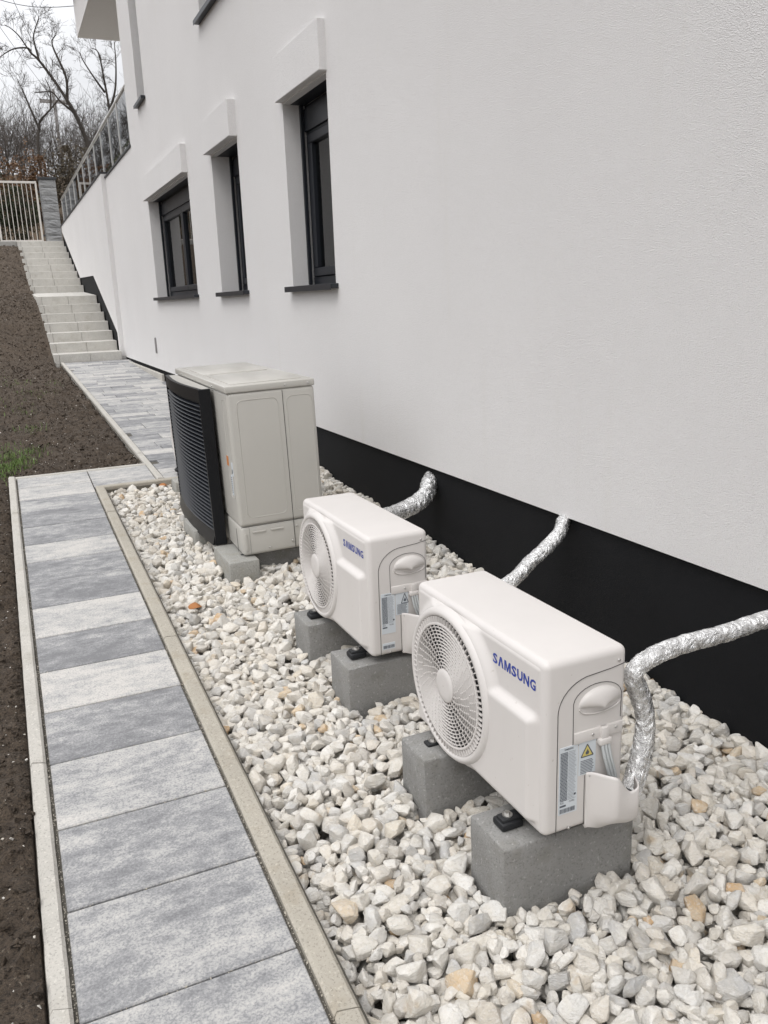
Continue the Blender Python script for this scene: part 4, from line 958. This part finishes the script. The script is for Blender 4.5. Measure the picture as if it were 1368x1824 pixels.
# the ones that show largest are stones of their own; the rest is one mass
Rc = np.array(cam.matrix_world.to_3x3()); pc = P_[:, :3] @ Rc; dep = -pc[:, 2]; okd = dep > 0.3
uu = np.where(okd, pc[:, 0]/np.maximum(dep, .3)*F, 9); vv = np.where(okd, pc[:, 1]/np.maximum(dep, .3)*F, 9)
top = -H0+SL*P_[:, 1]-0.060+0.045*np.clip((P_[:, 0]-0.7)/1.1, 0, 1)
vis = okd & (np.abs(uu) < 0.5) & (np.abs(vv) < 0.66) & (P_[:, 2] > top)
score = np.where(vis, P_[:, 3]/np.maximum(dep, .3), 0); order = np.argsort(-score); big = set(order[:297].tolist())
for k in order[:297]:
    me = PRO[PI_[k]][0]
    if 'tint' not in me.attributes:
        at = me.attributes.new('tint', 'FLOAT', 'POINT'); at.data.foreach_set('value', [float(PI_[k])/len(PRO)*0.93]*len(me.vertices)); me.materials.append(M['stone'])
    o = bpy.data.objects.new('stone', me); link(o, bed)
    mw = np.eye(4); mw[:3, :3] = RM[k]*P_[k, 3]; mw[:3, 3] = P_[k, :3]; o.matrix_local = Matrix(mw.tolist())
Vs, Fs, Ts, off = [], [], [], 0
for k in range(n):
    if k in big: continue
    _, v, f = PRO[PI_[k]]
    Vs.append((v*P_[k, 3]) @ RM[k].T + P_[k, :3]); Fs.append(f+off); off += len(v); Ts.append(np.full(len(v), TI[k]))
Vs = np.concatenate(Vs); Fs = np.concatenate(Fs)
o = from_arrays('gravel', Vs, Fs.reshape(-1), np.arange(len(Fs))*3, M['stone'], bed, True); o.data.set_sharp_from_angle(angle=math.radians(33)); o['kind'] = 'stuff'; o['label'] = 'smaller and farther white crushed stones of the bed'
o.data.attributes.new('tint', 'FLOAT', 'POINT').data.foreach_set('value', np.concatenate(Ts))
print('gravel tris', len(Fs))
# two rusty stones among the white ones
for (x, y, s), lb in (((0.90, 5.93, 0.055), 'rusty orange stone at the far corner of the white stone bed'), ((0.655, 3.74, 0.06), 'reddish brown flat stone among white ones near the tan kerb')):
    me = PRO[5][0].copy(); me.materials.clear(); me.materials.append(M['rust']); o = bpy.data.objects.new('rusty_stone', me); link(o)
    o.scale = (s, s, s*0.6); o.location = (x, y, zp(y)-0.012 if y > 5 else zp(y)-0.03); tag(o, lb, 'stone')

# ------------------------------------------------------------------ soil crumbs, grit, grass
def scatter(name, pts, sizes, m, rng, label, flat=0.8, tint=True, protos=12):
    Vs, Fs, Ts, off = [], [], [], 0; R_ = rot_mats(len(pts), rng, flat)
    low = []
    for k in range(protos):
        bm = bmesh.new(); p = rng.normal(size=(8, 3)); p /= np.linalg.norm(p, axis=1)[:, None]; p *= np.array([0.5, 0.4, 0.32])*rng.uniform(.7, 1, (8, 1))
        for q in p: bm.verts.new(q.tolist())
        bmesh.ops.convex_hull(bm, input=bm.verts[:]); bmesh.ops.delete(bm, geom=[v for v in bm.verts if not v.link_faces], context='VERTS')
        bmesh.ops.triangulate(bm, faces=bm.faces[:]); bm.verts.index_update(); low.append((np.array([v.co[:] for v in bm.verts]), np.array([[v.index for v in f.verts] for f in bm.faces]))); bm.free()
    for k in range(len(pts)):
        v, f = low[rng.integers(protos)]
        Vs.append((v*sizes[k]) @ R_[k].T + pts[k]); Fs.append(f+off); off += len(v); Ts.append(np.full(len(v), rng.random()))
    Vs = np.concatenate(Vs); Fs = np.concatenate(Fs)
    o = from_arrays(name, Vs, Fs.reshape(-1), np.arange(len(Fs))*3, m); o['kind'] = 'stuff'; o['label'] = label
    o.data.attributes.new('tint', 'FLOAT', 'POINT').data.foreach_set('value', np.concatenate(Ts)); return o
def soil_z(x, y): return zg(y)-0.022+0.05*fbm(x*1.3, y*1.3, 3)*np.clip(1.2-(x+0.2)/0.9, 0.15, 1)+0.042*fbm(x*7, y*7, 3)+0.030*fbm(x*22+9, y*22, 3)
def soil_pts(n, rng):
    r = []
    a = n*45//100
    x = rng.uniform(-0.75, -0.115, a); y = 0.4+6.0*rng.random(a)**1.3; r.append((x, y))
    b = n-a; y = 6.6+20*rng.random(b)**1.5; x = -1.0+(np.where(y < 16.2, 1.85, 1.72))*rng.random(b)**0.8; r.append((x, y))
    x = np.concatenate([q[0] for q in r]); y = np.concatenate([q[1] for q in r]); return x, y, soil_z(x, y)
rng = np.random.default_rng(21)
x, y, z = soil_pts(30000, rng); s = np.clip(rng.lognormal(math.log(0.013), 0.55, len(x))*np.clip(y/9, 1, 2), 0.004, 0.06)
scatter('soil_crumbs', np.stack([x, y, z], 1), s, M['soil'], rng, 'loose dark crumbs of soil')
x, y, z = soil_pts(1300, rng); s = np.clip(rng.lognormal(math.log(0.030), 0.4, len(x)), 0.015, 0.075)
scatter('soil_clods', np.stack([x, y, z-.002], 1), s, M['soil'], rng, 'larger clods lying on the loose soil')
x, y, z = soil_pts(1500, rng); s = np.clip(rng.lognormal(math.log(0.010), 0.45, len(x)), 0.005, 0.03)
scatter('pebbles', np.stack([x, y, z+.002], 1), s, M['stone'], rng, 'small pale pebbles strewn over the soil')
# grit along the slab joints and kerbs
gx = []; gy = []
for k in range(2600):
    t = rng.random()
    yy = 0.7+5.6*rng.random()**1.4
    if t < 0.45: gx.append(-0.0545+rng.normal(0, .003)); gy.append(yy)
    elif t < 0.8: gx.append(0.441+rng.normal(0, .003)); gy.append(yy)
    else: gx.append(rng.uniform(-.05, .435)); gy.append(random.choice(edges[4:])+rng.normal(0, .002))
gx = np.array(gx); gy = np.array(gy); s = np.clip(rng.lognormal(math.log(0.0042), .4, len(gx)), .002, .012)
scatter('joint_grit_grains', np.stack([gx, gy, -H0+SL*gy-0.003], 1), s, M['kerb_tan'], rng, 'fine pale grit in the joints of the path')
def grass():
    rng = np.random.default_rng(4); V = []; Fq = []; T = []
    pat = [(-0.34, 7.25, 0.28, 1100), (-0.05, 7.40, 0.16, 420), (-0.25, 7.9, 0.3, 300), (0.08, 7.75, 0.16, 130), (0.12, 8.9, 0.18, 60), (0.30, 12.0, 0.3, 70), (0.1, 13.3, 0.25, 60), (-0.2, 11.0, 0.4, 80), (-0.6, 15, 0.6, 160), (0.60, 13.0, 0.15, 30), (0.1, 10.2, 0.2, 40), (-0.22, 6.9, 0.2, 80), (-0.30, 2.2, 0.06, 10), (-0.35, 1.6, 0.05, 8)]
    for cx, cy, r, n in pat:
        for k in range(n):
            a = rng.uniform(0, 2*PI); d = r*rng.random()**0.7*1.1; x = cx+d*math.cos(a); y = cy+d*math.sin(a)*1.5
            if x > -0.12 and y < 6.62: continue
            if x > 0.86: continue
            z = float(soil_z(np.array([x]), np.array([y]))[0]); h = rng.uniform(.015, .05); w = rng.uniform(.0015, .003)
            b = rng.uniform(0, 2*PI); lx, ly = math.cos(b), math.sin(b); t = rng.random()
            i = len(V); bend = rng.uniform(.2, 1.0)*h
            V += [(x-ly*w, y+lx*w, z-.004), (x+ly*w, y-lx*w, z-.004), (x+lx*bend*.4+ly*w*.7, y+ly*bend*.4-lx*w*.7, z+h*.6), (x+lx*bend*.4-ly*w*.7, y+ly*bend*.4+lx*w*.7, z+h*.6), (x+lx*bend, y+ly*bend, z+h)]
            Fq += [(i, i+1, i+2, i+3), (i+3, i+2, i+4)]; T += [t]*5
    o = from_vf('grass', V, Fq, M['grass']); o['kind'] = 'stuff'; o['label'] = 'sparse young grass tufts on the soil'
    o.data.attributes.new('tint', 'FLOAT', 'POINT').data.foreach_set('value', T)
grass()

# ------------------------------------------------------------------ bare trees, shrubs, hedge
def seg_mesh(name, segs, m, parent, sides):
    if not segs: return None
    A = np.array([s[0] for s in segs]); B = np.array([s[1] for s in segs]); ra = np.array([s[2] for s in segs]); rb = np.array([s[3] for s in segs])
    t = B-A; t /= np.maximum(np.linalg.norm(t, axis=1), 1e-6)[:, None]
    u = np.cross(t, np.where(np.abs(t[:, 2:3]) < .9, [[0, 0, 1.]], [[1., 0, 0]])); u /= np.linalg.norm(u, axis=1)[:, None]; w = np.cross(t, u)
    n = len(segs); V = np.zeros((n, 2, sides, 3))
    for k in range(sides):
        c, s = math.cos(2*PI*k/sides), math.sin(2*PI*k/sides)
        V[:, 0, k] = A+(u*c+w*s)*ra[:, None]; V[:, 1, k] = B+(u*c+w*s)*rb[:, None]
    base = np.arange(n)[:, None]*2*sides; q = []
    for k in range(sides): q.append(base+np.array([[k, (k+1) % sides, sides+(k+1) % sides, sides+k]]))
    q = np.stack(q, 1).reshape(-1)
    return from_arrays(name, V.reshape(-1, 3), q, np.arange(len(q)//4)*4, m, parent, sides > 3)
def grow(p, d, L, r, lev, rng, big, small, maxlev, up=0.25):
    n = 4 if lev < 2 else 3; p = np.array(p, float); d = np.array(d, float)
    for k in range(n):
        d = d+rng.normal(0, 0.16, 3)+np.array([0, 0, up*0.12]); d /= np.linalg.norm(d)
        q = p+d*L/n; r1 = r*(1-0.14)
        (big if r > 0.022 else small).append((p, q, r, r1))
        if lev < maxlev and (k > 0 or lev > 0):
            for c in range(rng.integers(1, 3 if lev < 3 else 4)):
                a = rng.normal(0, 1, 3); a -= d*a.dot(d); a /= np.linalg.norm(a); sp = rng.uniform(0.45, 0.95)
                nd = d*math.cos(sp)+a*math.sin(sp)+np.array([0, 0, 0.12]); nd /= np.linalg.norm(nd)
                grow(q, nd, L*rng.uniform(0.45, 0.72), max(0.0045, r1*rng.uniform(0.42, 0.62)), lev+1, rng, big, small, maxlev, up)
        p, r = q, r1
def tree(x, y, h, r, label, seed, lean=(0, 0), maxlev=4):
    rng = np.random.default_rng(seed); z = float(zg(y))-0.3
    T = thing('bare_tree', (x, y, z), label, 'tree', 'bare winter trees on the hillside')
    big, small = [], []
    grow((0, 0, 0), (lean[0], lean[1], 1), h*0.40, r*0.6, 0, rng, big, small, maxlev)
    seg_mesh('trunk', big, M['bark'], T, 6); seg_mesh('crown', small, M['twig'], T, 3); return T
def guided(limbs, y, label, seed):
    rng = np.random.default_rng(seed); base = limbs[0][0][0]
    T = thing('bare_tree', (base[0], y, base[1]), label, 'tree', 'bare winter trees on the hillside'); big, small = [], []
    for pts, r0, r1, dens in limbs:
        P = np.array([(a-base[0], rng.normal(0, .03), b-base[1]) for a, b in pts]); n = len(P)
        Q = [np.array(v) for v in spline([tuple(p) for p in P], 5)]; n = len(Q)
        for k in range(n-1):
            t = k/(n-1); ra = r0+(r1-r0)*t; rb = r0+(r1-r0)*(k+1)/(n-1); big.append((Q[k], Q[k+1], ra, rb))
            if rng.random() < dens*(0.35+t):
                d = Q[k+1]-Q[k]; d /= np.linalg.norm(d); a = rng.normal(0, 1, 3); a[1] *= .6; a -= d*a.dot(d); a /= np.linalg.norm(a)
                nd = d*0.55+a*0.75+np.array([0, 0, .25]); nd /= np.linalg.norm(nd)
                grow(Q[k+1], nd, rng.uniform(0.25, 0.62), max(0.0055, rb*0.32), 2, rng, big, small, 4)
    seg_mesh('trunk', big, M['bark'], T, 6); seg_mesh('crown', small, M['twig'], T, 3); return T
# pixel-to-plane values worked out beforehand, metres in the plane y = 36
guided([([(4.10, 4.6), (4.03, 5.62), (3.88, 6.41), (3.65, 7.1), (3.41, 7.57), (3.05, 8.23), (2.59, 8.9), (2.33, 9.13)], .105, .035, .45), ([(2.59, 8.9), (2.51, 9.42), (2.51, 9.75), (2.73, 10.27), (2.79, 10.41)], .042, .012, .7),
        ([(2.33, 9.13), (2.26, 9.29), (1.87, 9.26), (1.57, 9.13), (1.26, 8.92)], .040, .014, .7), ([(2.33, 9.13), (2.02, 9.66), (1.77, 9.88), (1.56, 9.99)], .03, .01, .7), ([(3.41, 7.57), (3.47, 8.35), (3.28, 8.95), (3.14, 9.37), (3.13, 9.62), (3.3, 9.82)], .06, .014, .7),
        ([(3.65, 7.1), (3.57, 7.2), (3.14, 7.55), (2.89, 7.86), (2.28, 7.79)], .055, .016, .6)], 36.0, 'crooked bare tree leaning left with one long dark limb', 41)
guided([([(2.02, 3.2), (2.04, 5.59), (2.16, 6.18), (2.23, 6.46), (2.62, 6.85), (3.01, 7.29)], .065, .02, .5), ([(2.16, 6.18), (1.96, 6.81), (1.8, 7.35), (1.64, 7.78)], .045, .012, .7), ([(2.62, 6.85), (2.68, 7.31), (2.67, 7.58), (2.56, 7.84)], .04, .012, .7)], 34.0, 'short forked dark tree just behind the gate', 42)
guided([([(5.10, 4.6), (5.14, 6.38), (5.18, 7.66), (5.1, 8.91), (4.99, 9.82), (4.74, 10.0)], .08, .013, .8), ([(5.18, 7.66), (5.49, 8.51), (5.64, 9.5), (5.66, 10.3)], .06, .015, .8), ([(5.1, 8.4), (4.74, 8.9), (4.39, 9.5), (4.27, 9.8)], .045, .012, .8)], 38.0, 'bushy bare tree rising just left of the house corner', 43)
SP = [(0.3, 34, 3.6, .05), (1.0, 37, 4.4, .06), (1.7, 41, 4.6, .06), (2.9, 40, 4.6, .06), (3.7, 43, 5.0, .06), (4.8, 42, 5.2, .07), (5.6, 44, 5.4, .07), (6.6, 42, 5.4, .07), (7.6, 46, 5.6, .08), (0.0, 42, 4.4, .06), (-1.2, 39, 5.0, .07), (-2.8, 43, 5.6, .08), (-5.0, 40, 6.0, .09), (9.5, 44, 6.0, .09), (5.2, 37, 4.4, .05), (0.6, 46, 5.0, .06)]
LB = ['leftmost slender bare tree close behind the gate', 'slender bare tree above the gate, behind the forked one', 'thin bare tree behind the short forked tree', 'thin bare tree right of the forked tree, behind the crooked limb', 'thin bare tree seen under the crooked long limb', 'slim bare tree between the crooked tree and the house corner', 'tall bare tree above the middle of the glass railing', 'bare tree seen through the glass railing near the house corner', 'bare tree half hidden by the house corner', 'thin bare tree far behind the gate bars', 'bare tree out past the left end of the gate', 'bare tree beyond the fence on the left', 'large bare tree farthest left beyond the fence', 'large bare tree hidden behind the house', 'low bare sapling behind the glass railing', 'slender bare tree deepest in the wood above the gate']
for k, ((x, y, h, r), lb) in enumerate(zip(SP, LB)): tree(x, y, h, r, lb, 100+k, (random.uniform(-.15, .15), 0), 4)
def leafy(name, x, y, z, rx, ry, rz, n, m, label, cat, seed, size=0.06, group=None):
    rng = np.random.default_rng(seed); T = thing(name, (x, y, z), label, cat, group)
    segs = []
    for k in range(max(6, int(rx*14))):
        a = rng.uniform(-rx*.9, rx*.9); b = rng.uniform(-ry*.6, ry*.6); p = np.array([a, b, -.2]); q = np.array([a+rng.normal(0, .25), b+rng.normal(0, .15), rz*rng.uniform(.9, 1.75)])
        mdl = (p+q)/2+rng.normal(0, .08, 3); segs += [(p, mdl, .016, .011), (mdl, q, .011, .004)]
        for c in range(4):
            s0 = p+(q-p)*rng.uniform(.4, .9); segs.append((s0, s0+rng.normal(0, .22, 3)+np.array([0, 0, .15]), .006, .003))
    seg_mesh('stems', segs, M['twig'], T, 3)
    c = rng.normal(size=(n, 3)); c /= np.linalg.norm(c, axis=1)[:, None]; c *= rng.random((n, 1))**(0.45)
    lump = 1+0.35*np.sin(c[:, :1]*7+seed)*np.cos(c[:, 2:]*6)
    c = c*lump*np.array([rx, ry, rz])+np.array([0, 0, rz*.85]); c[:, 2] = np.maximum(c[:, 2], rng.uniform(0, .3, n))
    R_ = rot_mats(n, rng, 1.2); s = rng.uniform(.5, 1.2, n)*size
    q = np.array([(-.5, 0, 0), (0, -.32, .08), (.55, 0, 0), (0, .32, .08)])
    V = np.einsum('nij,kj->nki', R_, q)*s[:, None, None]+c[:, None, :]
    o = from_arrays('foliage', V.reshape(-1, 3), np.arange(4*n), np.arange(n)*4, m, T)
    o.data.attributes.new('tint', 'FLOAT', 'POINT').data.foreach_set('value', np.repeat(rng.random(n), 4)); return T
HG = [(-0.5, 28.9, .9, 'copperleaf', 'x')]
leafy('hedge', -0.9, 28.7, 1.95, 1.1, .35, 1.0, 7000, M['greenleaf'], 'dark green hedge behind the fence at the far left', 'hedge', 3, .07)
leafy('hedge', 0.85, 28.8, 1.95, .75, .3, .98, 6500, M['greenleaf'], 'dark green hedge behind the bars of the gate', 'hedge', 4, .07)
for k, (x, y, rx, rz, mm, lb) in enumerate([(-0.6, 31.2, 1.0, .75, 'copperleaf', 'copper brown shrub above the fence left of the gate'), (0.75, 31.5, .8, .70, 'copperleaf', 'copper brown shrub above the middle of the gate'), (1.75, 32.2, .7, .75, 'copperleaf', 'copper brown shrub above the gate hinge side'),
        (2.7, 31.6, .6, .9, 'dryleaf', 'dry grey brown shrub right of the stone pillar'), (3.6, 33.0, .9, .8, 'dryleaf', 'dry grey brown shrub behind the railing middle'), (5.0, 33.5, 1.0, .9, 'greenleaf', 'dark green shrub behind the glass railing'), (4.35, 35.2, .7, .55, 'dryleaf', 'dry shrub at the foot of the crooked tree'), (6.2, 35, 1.2, 1.0, 'dryleaf', 'dry shrub behind the railing near the house corner'), (-2.6, 32, 1.2, .9, 'copperleaf', 'copper brown shrub beyond the fence end')]):
    leafy('shrub', x, y, float(zg(y))-.15, rx, .5, rz*1.75, 5200, M[mm], lb, 'shrub', 20+k, .085, 'shrubs at the edge of the wood')
# the thin saplings that fill the wood are one mass
rng = np.random.default_rng(77); big, small = [], []
for k in range(230):
    x = rng.uniform(-4, 8); y = rng.uniform(33.5, 47); hh = rng.uniform(1.6, 3.4)
    grow((x, y, float(zg(y))-.2), (rng.normal(0, .15), 0, 1), hh*.75, rng.uniform(.012, .03), 1, rng, small, small, 3)
o = seg_mesh('brushwood', small, M['twig'], None, 3); o['kind'] = 'stuff'; o['label'] = 'thin grey brushwood and saplings filling the wood'
# overhead wires and their pole
pw = thing('utility_pole', (4.25, 52, 6.6), 'grey utility pole among the bare trees', 'pole'); tube('post', M['pole'], [(0, 0, 0), (0, 0, 4.9)], .085, 10, pw); box('crossarm', M['pole'], -.75, .75, -.07, .07, 4.2, 4.36, 0, 1, pw)
for k, (a, b, lb) in enumerate([((0.83, 20, 6.75), (4.36, 52, 11.74), 'upper thin power line crossing the sky from the left'), ((0.35, 20, 6.2), (4.27, 52, 10.99), 'lower thin power line crossing the sky from the left'), ((0.6, 20.3, 6.15), (2.03, 18.1, 5.45), 'thin wire running to the house under the eaves')]):
    pts = [Vector(a).lerp(Vector(b), t/12)-Vector((0, 0, 0.10*math.sin(PI*t/12))) for t in range(13)]
    tag(tube('power_line', M['cabled'], pts, 0.0065, 5), lb, 'wire')
